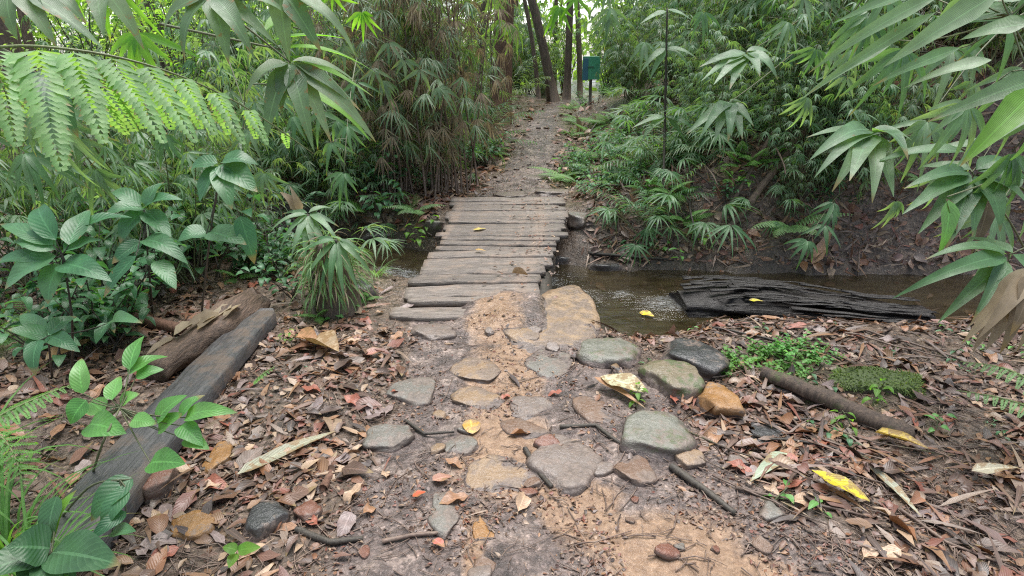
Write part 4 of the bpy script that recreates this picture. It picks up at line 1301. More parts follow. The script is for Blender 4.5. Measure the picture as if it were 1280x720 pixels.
    zone('bam', rng, 22, -12, 14, 12.5, 18, .9, 1.4, 'tall bamboo in the wood behind', 'tall bamboo in the wood behind', 1.2)
    # far wood
    mb = MB()
    for i in range(17000):
        a = rng.uniform(-1.05, 1.05); q = rng.uniform(21, 33)
        x, y = math.sin(a) * q, math.cos(a) * q
        if abs(x - .085 * y) < .22 + .3 * noise.noise(V((0, 0, y))): continue
        z = 9 * rng.random() ** 1.5
        leaf(mb, V((x, y, H(x, y) + z)), V((rng.uniform(-1, 1), rng.uniform(-1, 1), rng.uniform(-.9, .3))), UP + rv(rng, .7), rng.uniform(.3, .7), rng.uniform(.14, .3), tmpl('ovate', 3, .2, .5))
    tag(mb.build('distant_wood', M['far']), 'distant mass of light green foliage closing the view', 'woodland', kind='stuff')
make_thickets()
# ------------------------------------------------------------------ single plants close to the camera
def depth(p): return p.y * CP - (p.z - CAMZ) * SP

def hero(name, label, cat, hub, leaves, lm, stem=None, stem_r=(.006, .003), sm='stem', kind='lance', droops=(.25, .5, .75), fold=.15, nrm=None, seed=1, dry=None, leafname='foliage', group=None):
    rng = random.Random(seed)
    P = Plant()
    hp = at(*hub)
    if stem:
        sp = [at(*q) if len(q) == 3 else ground(q[0], q[1], -.02) for q in stem] + [hp]
        pts = []
        for i in range(len(sp) - 1):
            a = sp[max(0, i - 1)]; b = sp[i]; c = sp[i + 1]; d = sp[min(len(sp) - 1, i + 2)]
            for k in range(6):
                t = k / 6
                pts.append((b * 2 + (c - a) * t + (a * 2 - b * 5 + c * 4 - d) * t * t + (b * 3 - a - c * 3 + d) * t ** 3) * .5)
        pts.append(hp)
        tube(P.s, pts, stem_r[0], stem_r[1], 6)
    for q in leaves:
        x0, y0, x1, y1, wpx, Y0, Y1 = q[:7]
        a, b = at(x0, y0, Y0), at(x1, y1, Y1)
        if (a - hp).length > .03:
            m_ = (a + hp) / 2 + V((0, 0, -.1 * (a - hp).length))
            tube(P.s, bez(hp, m_, a, 5), .0028, .002, 4, cap=False)
        w = wpx / F * (depth(a) + depth(b)) / 2 * (1.2 if wpx < 12 else 1.5 if kind == 'lance' and wpx < 24 else 1.2)
        T = tmpl(kind, 12, fold, rng.choice(droops), .05, rng.choice((-.15, .1, .2)))
        n = (nrm or V((0, -.45, 1))) + rv(rng, .2)
        isd = len(q) > 7
        leaf_to(P.d if isd else P.l, a, b, w, T, nrm=n)
    base = pts[0] if stem else hp
    return P.root(name, label, cat, lm, sm, group, base, base, leafname)

def make_heroes():
    # ---- right side big bamboo blades
    hero('bamboo_branch', 'umbrella of drooping pale bamboo blades on the right in front of the hillside', 'bamboo', (1088, 163, 3.0), [
        (1088, 163, 1008, 172, 17, 3.0, 2.9), (1086, 164, 1012, 200, 20, 3.0, 2.8), (1086, 166, 1018, 222, 17, 3.0, 2.75), (1086, 168, 1040, 240, 19, 3.0, 2.7), (1088, 168, 1062, 226, 22, 3.0, 2.6),
        (1090, 168, 1090, 254, 19, 3.0, 2.65), (1092, 168, 1117, 246, 18, 3.0, 2.7), (1092, 166, 1135, 200, 19, 3.0, 2.7), (1090, 162, 1140, 176, 17, 3.0, 2.9)],
        'bamboo_pale', [(1290, 245, 2.9), (1200, 185, 2.95)], seed=2)
    hero('bamboo_branch', 'small drooping umbrella of bamboo blades above the fallen hillside branch', 'bamboo', (912, 128, 5.0), [
        (912, 128, 858, 168, 12, 5.0, 4.8), (912, 129, 876, 172, 12, 5.0, 4.7), (912, 129, 893, 178, 13, 5.0, 4.7), (912, 129, 910, 178, 13, 5.0, 4.65), (913, 129, 928, 174, 13, 5.0, 4.7), (914, 128, 942, 158, 12, 5.0, 4.8), (912, 127, 935, 135, 10, 5.0, 5.1)],
        'bamboo_pale', [(1000, 60, 5.5), (950, 100, 5.2)], seed=3)
    hero('bamboo_branch', 'higher umbrella of bamboo blades near the top right of the trail end', 'bamboo', (932, 66, 5.0), [
        (932, 66, 874, 84, 12, 5.0, 4.9), (932, 67, 876, 102, 13, 5.0, 4.8), (932, 68, 892, 106, 13, 5.0, 4.7), (933, 68, 912, 112, 13, 5.0, 4.7), (934, 68, 950, 96, 13, 5.0, 4.7), (934, 66, 972, 100, 14, 5.0, 4.8), (933, 64, 968, 76, 11, 5.0, 5.1)],
        'bamboo_pale', [(1020, 10, 5.6), (970, 45, 5.3)], seed=4)
    hero('bamboo_branch', 'low spray of green blades over the stream at the right edge', 'bamboo', (1262, 318, 2.3), [
        (1258, 318, 1156, 325, 15, 2.3, 2.3), (1258, 322, 1116, 373, 17, 2.3, 2.2), (1258, 325, 1172, 404, 17, 2.3, 2.15), (1260, 327, 1214, 404, 16, 2.3, 2.1), (1266, 316, 1205, 296, 14, 2.3, 2.5), (1266, 318, 1330, 372, 17, 2.3, 2.2)],
        'bamboo', [(1380, 330, 2.4), (1320, 300, 2.35)], seed=5)
    hero('bamboo_branch', 'long slanting blades crossing the upper right corner', 'bamboo', (1262, 20, 1.9), [
        (1310, 95, 1160, 152, 27, 1.9, 1.9), (1300, 120, 1196, 208, 34, 1.8, 1.75), (1250, -10, 1104, 84, 30, 1.9, 2.0), (1262, 15, 1175, 38, 22, 1.9, 2.1), (1180, -10, 1010, 92, 14, 2.1, 2.3),
        (1170, 15, 1010, 118, 12, 2.2, 2.4), (1120, 50, 1000, 125, 12, 2.4, 2.5), (1200, 60, 1090, 108, 14, 2.2, 2.4), (1285, 30, 1200, 50, 24, 1.8, 1.9), (1290, -5, 1190, 10, 22, 1.9, 2.0), (1150, -12, 1040, 30, 13, 2.2, 2.5), (1240, 75, 1130, 110, 14, 2.2, 2.3), (1215, -5, 1150, 60, 18, 2.0, 2.1)],
        'bamboo_pale', [(1400, 200, 2.0), (1330, 90, 1.9)], seed=6, droops=(.1, .2, .35), nrm=V((-.3, -.7, .7)))
    hero('bamboo_branch', 'single vivid green blade at the right edge', 'bamboo', (1298, 110, 1.7), [(1298, 110, 1200, 208, 34, 1.7, 1.65)], 'bright', [(1420, 120, 1.8)], seed=61, droops=(.1, .2), nrm=V((-.5, -.8, .4)))
    hero('bamboo_branch', 'dense clump of hanging blades at the right edge above the pale umbrella', 'bamboo', (1215, 215, 2.6), [
        (1210, 215, 1130, 236, 18, 2.6, 2.5), (1212, 217, 1128, 268, 20, 2.6, 2.4), (1212, 220, 1148, 292, 20, 2.6, 2.4), (1215, 222, 1182, 312, 22, 2.6, 2.35), (1218, 222, 1215, 296, 20, 2.6, 2.4), (1220, 220, 1250, 290, 22, 2.6, 2.4),
        (1222, 218, 1290, 262, 22, 2.6, 2.4), (1222, 214, 1290, 230, 20, 2.6, 2.5), (1214, 212, 1150, 208, 15, 2.6, 2.7), (1220, 212, 1262, 200, 16, 2.6, 2.7), (1236, 250, 1214, 318, 15, 2.6, 2.5, 'd'), (1205, 190, 1090, 205, 15, 2.7, 2.8), (1240, 180, 1160, 190, 14, 2.7, 2.8)],
        'bamboo', [(1330, 420, 2.9), (1270, 290, 2.8)], seed=7)
    hero('bamboo_branch', 'yellowing hanging blade below the dense clump at the right', 'bamboo', (1184, 246, 2.4), [(1186, 250, 1172, 320, 17, 2.4, 2.35), (1182, 248, 1196, 300, 12, 2.4, 2.4, 'd')], 'sapling', [(1260, 220, 2.6)], seed=71)
    hero('dead_palm_frond', 'brown withered frond hanging at the right edge over the near bank', 'palm frond', (1284, 335, 2.05), [
        (1282, 335, 1202, 430, 18, 2.05, 1.95, 'd'), (1282, 336, 1216, 440, 20, 2.05, 1.95, 'd'), (1284, 338, 1232, 438, 22, 2.05, 1.93, 'd'), (1286, 338, 1250, 442, 24, 2.05, 1.93, 'd'), (1288, 338, 1270, 440, 24, 2.05, 1.93, 'd'),
        (1290, 338, 1292, 436, 24, 2.05, 1.95, 'd'), (1284, 345, 1222, 424, 16, 2.0, 1.9, 'd'), (1288, 345, 1262, 420, 20, 2.0, 1.88, 'd'), (1285, 340, 1208, 410, 12, 2.1, 2.0, 'd')],
        'dry', [(1400, 250, 2.2), (1330, 300, 2.1)], seed=8, sm='twig', droops=(.3, .6))
    hero('bamboo_shoot', 'thin upright pole sapling right of the footbridge', 'sapling', (834, 10, 6.0), [
        (832, 60, 800, 92, 9, 6.0, 5.9), (832, 62, 812, 100, 9, 6, 5.9), (834, 62, 862, 92, 9, 6, 5.9), (834, 60, 872, 74, 8, 6, 5.9), (832, 145, 790, 160, 9, 6, 5.9), (832, 146, 800, 182, 10, 6, 5.9), (834, 147, 858, 180, 10, 6, 5.9), (834, 146, 870, 164, 9, 6, 5.9),
        (831, 198, 806, 222, 9, 6, 5.9), (832, 200, 822, 232, 9, 6, 5.9), (833, 200, 850, 228, 9, 6, 5.9), (833, 14, 800, 30, 9, 6, 5.9), (834, 12, 866, 26, 9, 6, 5.9)],
        'bamboo_pale', [(829, 248), (831, 150, 6.0)], seed=9, stem_r=(.014, .008), sm='darkstem')
    # ---- left side big blades
    hero('bamboo_branch', 'fan of broad grey green blades hanging at the upper left', 'bamboo', (363, 78, 2.3), [
        (360, 80, 308, 118, 22, 2.3, 2.2), (361, 82, 333, 178, 26, 2.3, 2.15), (365, 82, 392, 188, 24, 2.3, 2.15), (368, 82, 414, 178, 18, 2.3, 2.2), (368, 80, 470, 178, 20, 2.3, 2.3), (366, 76, 446, 104, 16, 2.3, 2.4), (364, 80, 352, 140, 20, 2.3, 2.2), (368, 78, 452, 140, 17, 2.3, 2.3)],
        'bamboo_grey', [(180, -60, 2.3), (290, 20, 2.3)], seed=10)
    hero('bamboo_branch', 'fan of hanging blades at the top left above the fern', 'bamboo', (268, -4, 2.2), [
        (266, -2, 286, 80, 22, 2.2, 2.1), (270, -2, 318, 72, 20, 2.2, 2.1), (274, -4, 345, 56, 16, 2.2, 2.2), (262, -2, 232, 78, 18, 2.2, 2.1), (258, -4, 205, 40, 18, 2.2, 2.2), (276, -6, 372, 30, 16, 2.2, 2.3), (350, -6, 362, 76, 20, 2.3, 2.25), (358, -6, 402, 66, 20, 2.3, 2.25), (362, -8, 445, 72, 18, 2.3, 2.3)],
        'bamboo_grey', [(150, -120, 2.2), (220, -60, 2.2)], seed=11)
    hero('bamboo_branch', 'broad blades hanging in the top left corner', 'bamboo', (24, -14, 1.8), [
        (24, -10, 70, 58, 26, 1.8, 1.75), (30, -12, 128, 60, 22, 1.8, 1.8), (10, -10, 22, 50, 22, 1.8, 1.75), (60, -14, 108, 30, 24, 1.9, 1.9), (0, -14, -20, 60, 24, 1.8, 1.8), (130, -14, 180, 62, 18, 2.1, 2.1), (120, -14, 130, 46, 18, 2.1, 2.0)],
        'bamboo_grey', [(-80, -80, 1.8)], seed=12)
    hero('bamboo_branch', 'drooping wide dark blade under the fern at the left', 'bamboo', (48, 86, 1.75), [(50, 88, 98, 172, 34, 1.75, 1.7), (44, 90, 30, 150, 20, 1.75, 1.75)], 'darkleaf', [(-60, 40, 1.8), (0, 60, 1.78)], seed=13)
    hero('bamboo_branch', 'vivid green blades pointing right beside the grey fan at the upper left', 'bamboo', (352, 62, 2.6), [(360, 70, 468, 122, 14, 2.6, 2.6), (352, 60, 470, 92, 12, 2.6, 2.7), (380, 110, 462, 176, 14, 2.5, 2.5), (340, 50, 440, 50, 12, 2.6, 2.8), (330, 40, 396, 10, 12, 2.6, 2.9)], 'bright', [(200, 30, 2.7)], seed=14)
    hero('broadleaf_sapling', 'sapling with large dull green leaves below the hanging grey fan', 'sapling', (276, 208, 2.5), [
        (276, 206, 322, 240, 32, 2.5, 2.4), (274, 208, 250, 252, 30, 2.5, 2.4), (278, 202, 322, 206, 26, 2.5, 2.5), (272, 204, 236, 212, 24, 2.5, 2.5), (276, 210, 290, 262, 26, 2.5, 2.35), (262, 290, 308, 306, 30, 2.5, 2.4), (258, 292, 222, 302, 26, 2.5, 2.45), (300, 270, 318, 330, 22, 2.5, 2.45)],
        'broad', [(250, 400), (262, 300, 2.55)], seed=15, kind='ovate', sm='darkstem')
    # ---- big oval leaves at the left edge
    hero('broadleaf_plant', 'plant with big oval glossy leaves at the left edge', 'plant', (78, 318, 2.2), [
        (70, 320, 6, 362, 34, 2.2, 2.1), (78, 330, 140, 352, 32, 2.2, 2.1), (80, 314, 128, 300, 26, 2.2, 2.3), (70, 312, 20, 300, 28, 2.2, 2.25), (66, 306, 0, 280, 24, 2.2, 2.3), (74, 330, 60, 380, 26, 2.2, 2.1), (90, 345, 70, 352, 22, 2.2, 2.15), (60, 325, -10, 332, 24, 2.2, 2.2), (86, 306, 112, 262, 26, 2.2, 2.4), (70, 300, 52, 258, 26, 2.2, 2.4), (100, 285, 165, 272, 24, 2.3, 2.4)],
        'broad', [(88, 470), (90, 400, 2.25)], seed=16, kind='ovate', sm='darkstem')
    hero('broadleaf_plant', 'spreading plant with oval leaves behind the big oval leaved one on the left', 'plant', (180, 262, 2.9), [
        (180, 262, 130, 270, 24, 2.9, 2.8), (180, 260, 228, 250, 22, 2.9, 2.9), (182, 264, 214, 296, 24, 2.9, 2.8), (178, 264, 150, 304, 24, 2.9, 2.8), (176, 258, 140, 240, 20, 2.9, 3.0), (184, 258, 205, 228, 20, 2.9, 3.0), (180, 300, 235, 330, 24, 2.8, 2.7), (178, 302, 140, 330, 22, 2.8, 2.7), (196, 326, 220, 362, 22, 2.7, 2.6), (170, 320, 130, 372, 20, 2.7, 2.6)],
        'broad', [(190, 390), (184, 310, 2.85)], seed=17, kind='ovate', sm='darkstem')
    hero('broadleaf_plant', 'low dark leaved plant on the left under the big oval leaves', 'plant', (60, 420, 2.1), [
        (60, 420, 10, 412, 22, 2.1, 2.05), (60, 420, 30, 450, 22, 2.1, 2.0), (62, 420, 100, 440, 20, 2.1, 2.05), (62, 418, 96, 396, 20, 2.1, 2.2), (56, 416, 26, 392, 20, 2.1, 2.2), (140, 402, 178, 404, 18, 2.3, 2.2), (136, 404, 120, 430, 16, 2.3, 2.2), (50, 425, 45, 470, 20, 2.05, 1.95)],
        'broad', [(64, 470)], seed=18, kind='ovate', sm='darkstem')
    # ---- pale sapling over the grey board
    hero('leafy_sapling', 'light green sapling with oval leaves arching over the grey board', 'sapling', (150, 510, 1.75), [
        (104, 492, 102, 448, 20, 1.75, 1.85), (108, 500, 88, 530, 26, 1.72, 1.68), (112, 530, 158, 542, 34, 1.72, 1.66), (130, 515, 112, 502, 24, 1.75, 1.8), (140, 500, 150, 470, 20, 1.75, 1.85), (165, 525, 196, 530, 20, 1.72, 1.7),
        (196, 526, 234, 494, 26, 1.72, 1.75), (198, 538, 232, 516, 22, 1.7, 1.7), (232, 522, 297, 516, 22, 1.7, 1.68), (226, 520, 256, 494, 18, 1.7, 1.75), (226, 532, 254, 558, 24, 1.68, 1.62), (232, 548, 262, 562, 20, 1.66, 1.62), (188, 578, 232, 580, 32, 1.62, 1.56), (160, 468, 210, 446, 20, 1.85, 1.95), (162, 462, 180, 420, 20, 1.85, 2.0), (170, 470, 205, 462, 18, 1.85, 1.88), (150, 505, 175, 492, 18, 1.78, 1.8)],
        'sapling', [(110, 600), (128, 555, 1.65)], seed=19, kind='ovate', stem_r=(.005, .003))
    hero('leafy_sapling', 'pair of long wet leaves hanging over the board edge by the red brick', 'sapling', (150, 600, 1.5), [
        (166, 598, 114, 652, 32, 1.52, 1.42), (160, 612, 128, 662, 24, 1.48, 1.4), (140, 665, 170, 664, 18, 1.42, 1.38), (158, 640, 112, 676, 18, 1.44, 1.36)],
        'broad', [(60, 660), (110, 610, 1.5)], seed=20, kind='ovate', stem_r=(.004, .003))
    hero('broadleaf_plant', 'large dark wet leaves in the bottom left corner', 'plant', (64, 690, 1.3), [
        (66, 690, 150, 706, 52, 1.3, 1.22), (62, 686, 8, 684, 50, 1.3, 1.25), (60, 694, 30, 740, 44, 1.3, 1.2), (66, 694, 90, 745, 46, 1.3, 1.2), (72, 620, 66, 680, 26, 1.4, 1.34), (60, 690, -30, 720, 44, 1.3, 1.2)],
        'darkleaf', [(30, 740)], seed=22, kind='ovate', stem_r=(.005, .004))
    hero('bamboo_branch', 'one vivid green blade standing over the dark wet leaves bottom left', 'plant', (62, 676, 1.35), [(62, 676, 96, 612, 22, 1.35, 1.42)], 'bright', [(50, 720)], seed=23)
    hero('seedling', 'tiny green seedling in the rubble at the bottom left of the trail', 'seedling', (296, 690, 1.42), [
        (296, 688, 278, 684, 13, 1.42, 1.42), (298, 688, 326, 684, 15, 1.42, 1.42), (296, 692, 286, 710, 14, 1.42, 1.38), (298, 690, 312, 678, 10, 1.42, 1.45)], 'bright', [(296, 706)], seed=24, kind='ovate', stem_r=(.002, .0015))
    # ---- fern fronds
    rng = random.Random(9)
    def frond(label, pix, L, n, mat, hang, dens, seed, base=None):
        P = Plant(); pts = [at(*p) for p in pix]; c = []
        for i in range(len(pts) - 1):
            a = pts[max(0, i - 1)]; b = pts[i]; cc = pts[i + 1]; d = pts[min(len(pts) - 1, i + 2)]
            for k in range(5):
                t = k / 5
                c.append((b * 2 + (cc - a) * t + (a * 2 - b * 5 + cc * 4 - d) * t * t + (b * 3 - a - cc * 3 + d) * t ** 3) * .5)
        c.append(pts[-1])
        tube(P.s, c, .0045, .0015, 5)
        fern_pinnae(P.l, c, L, n, rng, .06, dens, hang, True)
        return P.root('fern_frond', label, 'fern', mat, 'rachis', None, c[0], c[0], stemname='rachis')
    frond('large arching fern frond with hanging toothed pinnae at the upper left', [(-150, 110, 1.45), (-20, 62, 1.5), (90, 62, 1.55), (200, 86, 1.65), (300, 130, 1.75), (392, 192, 1.85)], .44, 11, 'fern', .75, 26, 1)
    frond('fern frond drooping at the left edge under the large arching one', [(-160, 80, 1.4), (-60, 70, 1.4), (0, 100, 1.42), (24, 190, 1.4)], .16, 12, 'fern', .3, 16, 2)
    frond('bright fern frond at the left edge beside the light sapling', [(-60, 560, 1.6), (0, 520, 1.66), (50, 496, 1.72), (92, 480, 1.78)], .13, 13, 'fernb', .1, 12, 3)
    frond('bright fern frond hanging at the left edge beneath the first bright one', [(-50, 530, 1.55), (0, 545, 1.55), (22, 580, 1.5), (30, 612, 1.46)], .12, 12, 'fernb', .1, 12, 4)
    frond('small fern frond against the right side of the grey board', [(318, 478, 2.0), (328, 468, 2.0), (344, 458, 2.02)], .045, 9, 'fernb', .1, 6, 5)
    frond('long green fern frond at the right edge of the near bank', [(1330, 500, 2.0), (1260, 462, 2.1), (1200, 452, 2.2)], .12, 12, 'fern', .2, 10, 6)
    frond('lower green fern frond at the right edge of the near bank', [(1340, 530, 1.9), (1260, 500, 2.0), (1195, 488, 2.05)], .11, 12, 'fern', .2, 10, 7)
    # ---- grasses bottom left
    r2 = random.Random(12)
    for px, py, s, lab in ((8, 690, .8, 'tuft of long arching grass blades at the left edge near the corner'), (-50, 640, 1.0, 'tuft of grass just above the corner tuft at the left edge'), (40, 735, .7, 'tuft of grass behind the dark wet corner leaves')):
        g = ground(px, py); K['grass'].put(g.x, g.y, s, r2.uniform(0, 6), lab, None, r2, 0)
    # ---- palm seedling and mossy stump beside the bridge
    hero('fan_palm', 'small fan palm with narrow drooping leaflets left of the footbridge', 'palm', (385, 268, 3.6), [
        (384, 268, 338, 290, 8, 3.6, 3.5), (384, 268, 350, 312, 9, 3.6, 3.45), (384, 269, 364, 322, 9, 3.6, 3.4), (385, 269, 380, 330, 9, 3.6, 3.4), (386, 269, 396, 330, 9, 3.6, 3.4), (386, 269, 412, 322, 9, 3.6, 3.4), (387, 268, 426, 308, 9, 3.6, 3.45), (387, 267, 424, 284, 8, 3.6, 3.6), (386, 266, 418, 262, 8, 3.6, 3.7), (384, 266, 352, 268, 8, 3.6, 3.7),
        (372, 262, 350, 240, 12, 3.7, 3.7, 'd'), (376, 264, 362, 232, 9, 3.7, 3.7, 'd')],
        'bamboo_pale', [(392, 392), (390, 330, 3.55)], seed=30, stem_r=(.02, .008), sm='darkstem')
    hero('fan_palm', 'drooping narrow leaved palm spilling over the shaggy stump', 'palm', (420, 300, 3.35), [
        (418, 302, 380, 352, 8, 3.35, 3.2), (420, 302, 398, 372, 8, 3.35, 3.2), (420, 303, 414, 384, 8, 3.35, 3.15), (422, 303, 432, 382, 8, 3.35, 3.15), (423, 302, 450, 368, 8, 3.35, 3.2), (424, 301, 466, 345, 8, 3.35, 3.25), (419, 300, 372, 325, 8, 3.35, 3.3), (424, 299, 456, 318, 8, 3.35, 3.35), (421, 303, 424, 360, 8, 3.4, 3.2), (417, 300, 392, 300, 7, 3.35, 3.4)],
        'bamboo', [(424, 392), (423, 340, 3.4)], seed=31, stem_r=(.014, .008), sm='darkstem')
    g = ground(424, 386)
    root = tag(empty('mossy_stump', g), 'shaggy mossy stump draped in grass beside the fan palm by the bridge', 'stump')
    mb = MB(); tube(mb, [V((0, 0, -.05)), V((.01, .0, .1)), V((.0, .02, .24)), V((-.03, .02, .36)), V((-.03, .02, .41)), V((-.03, .02, .43))], .14, .06, 12, rf=lambda t, q: 1 + .2 * noise.noise(V((t * 4, math.cos(q) * 2, math.sin(q) * 2))))
    mb.build('trunk', M['bark'], root)
    mb, md = MB(), MB()
    for i in range(430):
        a = rng.uniform(0, 6.28); z = .10 + .36 * rng.random() ** .7; r = max(.0, .135 - .10 * z - max(0, z - .40) * 2) * (rng.random() ** .5 if z > .4 else 1)
        d = V((math.cos(a) + .35, math.sin(a) - .2, rng.uniform(-.9, .6)))
        leaf(mb if rng.random() < .75 else md, V((math.cos(a) * r - .03, math.sin(a) * r + .02, z)), d, UP + rv(rng, .3), rng.uniform(.10, .26), rng.uniform(.005, .010), STR[rng.randrange(1, 3)])
    mb.build('moss', M['fern'], root); md.build('dead_grass', M['dry'], root)
    # ---- herbs by the pool and sprigs
    herbs = [(905, 455, .8), (935, 446, .9), (965, 452, 1.0), (1000, 447, .9), (1026, 452, .7), (912, 468, .6), (985, 466, .6)]
    for px, py, s in herbs:
        g = ground(px, py); K['herb'].put(g.x, g.y, s, r2.uniform(0, 6), 'pale green small leaved herb in the patch behind the orange brown stone', 'herbs by the pool', r2)
    sp = [(782, 420, 1.0, 'sprig growing at the pool edge beside the green grey stone'), (820, 462, .9, 'sprig between the mossy stone and the green grey stone'), (728, 402, .7, 'tiny sprig at the edge of the orange sandstone'),
          (1035, 545, 1.2, 'bluish green seedling under the grey branch on the right'), (1052, 540, .8, 'small seedling beside the bluish one under the grey branch'), (805, 500, .8, 'sprig by the cream leaf'), (835, 315, 1.6, 'leafy sprig on the far stream bank right of the bridge'), (770, 262, 1.8, 'leafy sprig on the bank right of the far bridge end'),
          (700, 208, 2.2, 'green tuft on the right edge of the far trail'), (1178, 530, .9, 'seedling near the moss mound on the right'), (520, 300, 1.7, 'green sprig on the left stream bank beside the bridge'), (545, 290, 1.5, 'sprig at the left edge of the bridge planks'), (495, 315, 1.6, 'sprig over the dark gap left of the bridge')]
    for px, py, s, lab in sp:
        g = ground(px, py); K['sprig'].put(g.x, g.y, s, r2.uniform(0, 6), lab, None, r2)
    # orange leaved plant right of the far trail
    hero('orange_leaved_plant', 'plant with orange and yellow leaves right of the far trail', 'plant', (724, 158, 9.5), [
        (724, 172, 720, 142, 9, 9.5, 9.5, 'd'), (725, 172, 731, 150, 8, 9.5, 9.5, 'd'), (723, 172, 716, 156, 7, 9.5, 9.4, 'd'), (726, 172, 738, 160, 7, 9.5, 9.4)], 'sapling', [(725, 178)], seed=40)

def make_bank():
    rng = random.Random(616)
    # dead canes and roots tangled on the right hillside
    n = 0
    while n < 46:
        y = rng.uniform(5.0, 6.9); x = rng.uniform(.9, 4.2)
        if chan(x, y) > .5: continue
        a = rng.gauss(-.9, .7); L = rng.uniform(.3, 1.1)
        p0 = V((x, y, H(x, y) + rng.uniform(.01, .22)))
        c = curve(p0, V((math.cos(a), math.sin(a), -.25 + rng.uniform(-.1, .25))), L, 7, .25, rng, .09)
        for q in c: q.z = max(q.z, H(q.x, q.y) + .006)
        mb = MB(); r = rng.uniform(.004, .012); tube(mb, c, r, r * .6, 6)
        o = link('dead_cane', mb.mesh('dead_cane', M[rng.choice(['twig', 'darkstem', 'bark'])], p0), None, p0)
        tag(o, 'dead cane tangled in the litter of the right hillside', 'cane', 'dead canes on the right hillside')
        n += 1
    n = 0
    while n < 34:
        y = rng.uniform(1.7, 3.4); x = rng.uniform(.8, 2.9)
        if x > .9 * y or chan(x, y) > .3 or x < .75 + (2.4 - y) * .3: continue
        a = rng.gauss(-.45, .5); L = rng.uniform(.25, .8)
        c = curve(V((x - L / 2, y + L * .2, 0)), V((math.cos(a), math.sin(a), 0)), L, 7, 0, rng, .06)
        h_ = rng.uniform(.008, .03)
        for q in c: q.z = H(q.x, q.y) + h_
        p0 = c[3].copy(); r = rng.uniform(.0025, .008)
        mb = MB(); tube(mb, c, r, r * .6, 6)
        o = link('dead_stalk', mb.mesh('dead_stalk', M[rng.choice(['twig', 'twig', 'darkstem', 'bark'])], p0), None, p0)
        tag(o, 'thin dead stalk lying across the litter of the right near bank', 'stalk', 'dead stalks on the right near bank')
        n += 1
    # plants around the shaggy stump
    for px, py, k, s_, lab in ((452, 372, 'fern', .5, 'fern at the right foot of the shaggy stump'), (398, 394, 'fern', .45, 'fern at the left foot of the shaggy stump'), (440, 392, 'sprig', 1.2, 'leafy sprig in front of the shaggy stump'), (368, 372, 'broad', .5, 'low shrub left of the shaggy stump'), (470, 345, 'grass', .5, 'grass tuft right of the shaggy stump at the stream')):
        g = ground(px, py); K[k].put(g.x, g.y, s_, rng.uniform(0, 6), lab, None, rng)
make_bank()

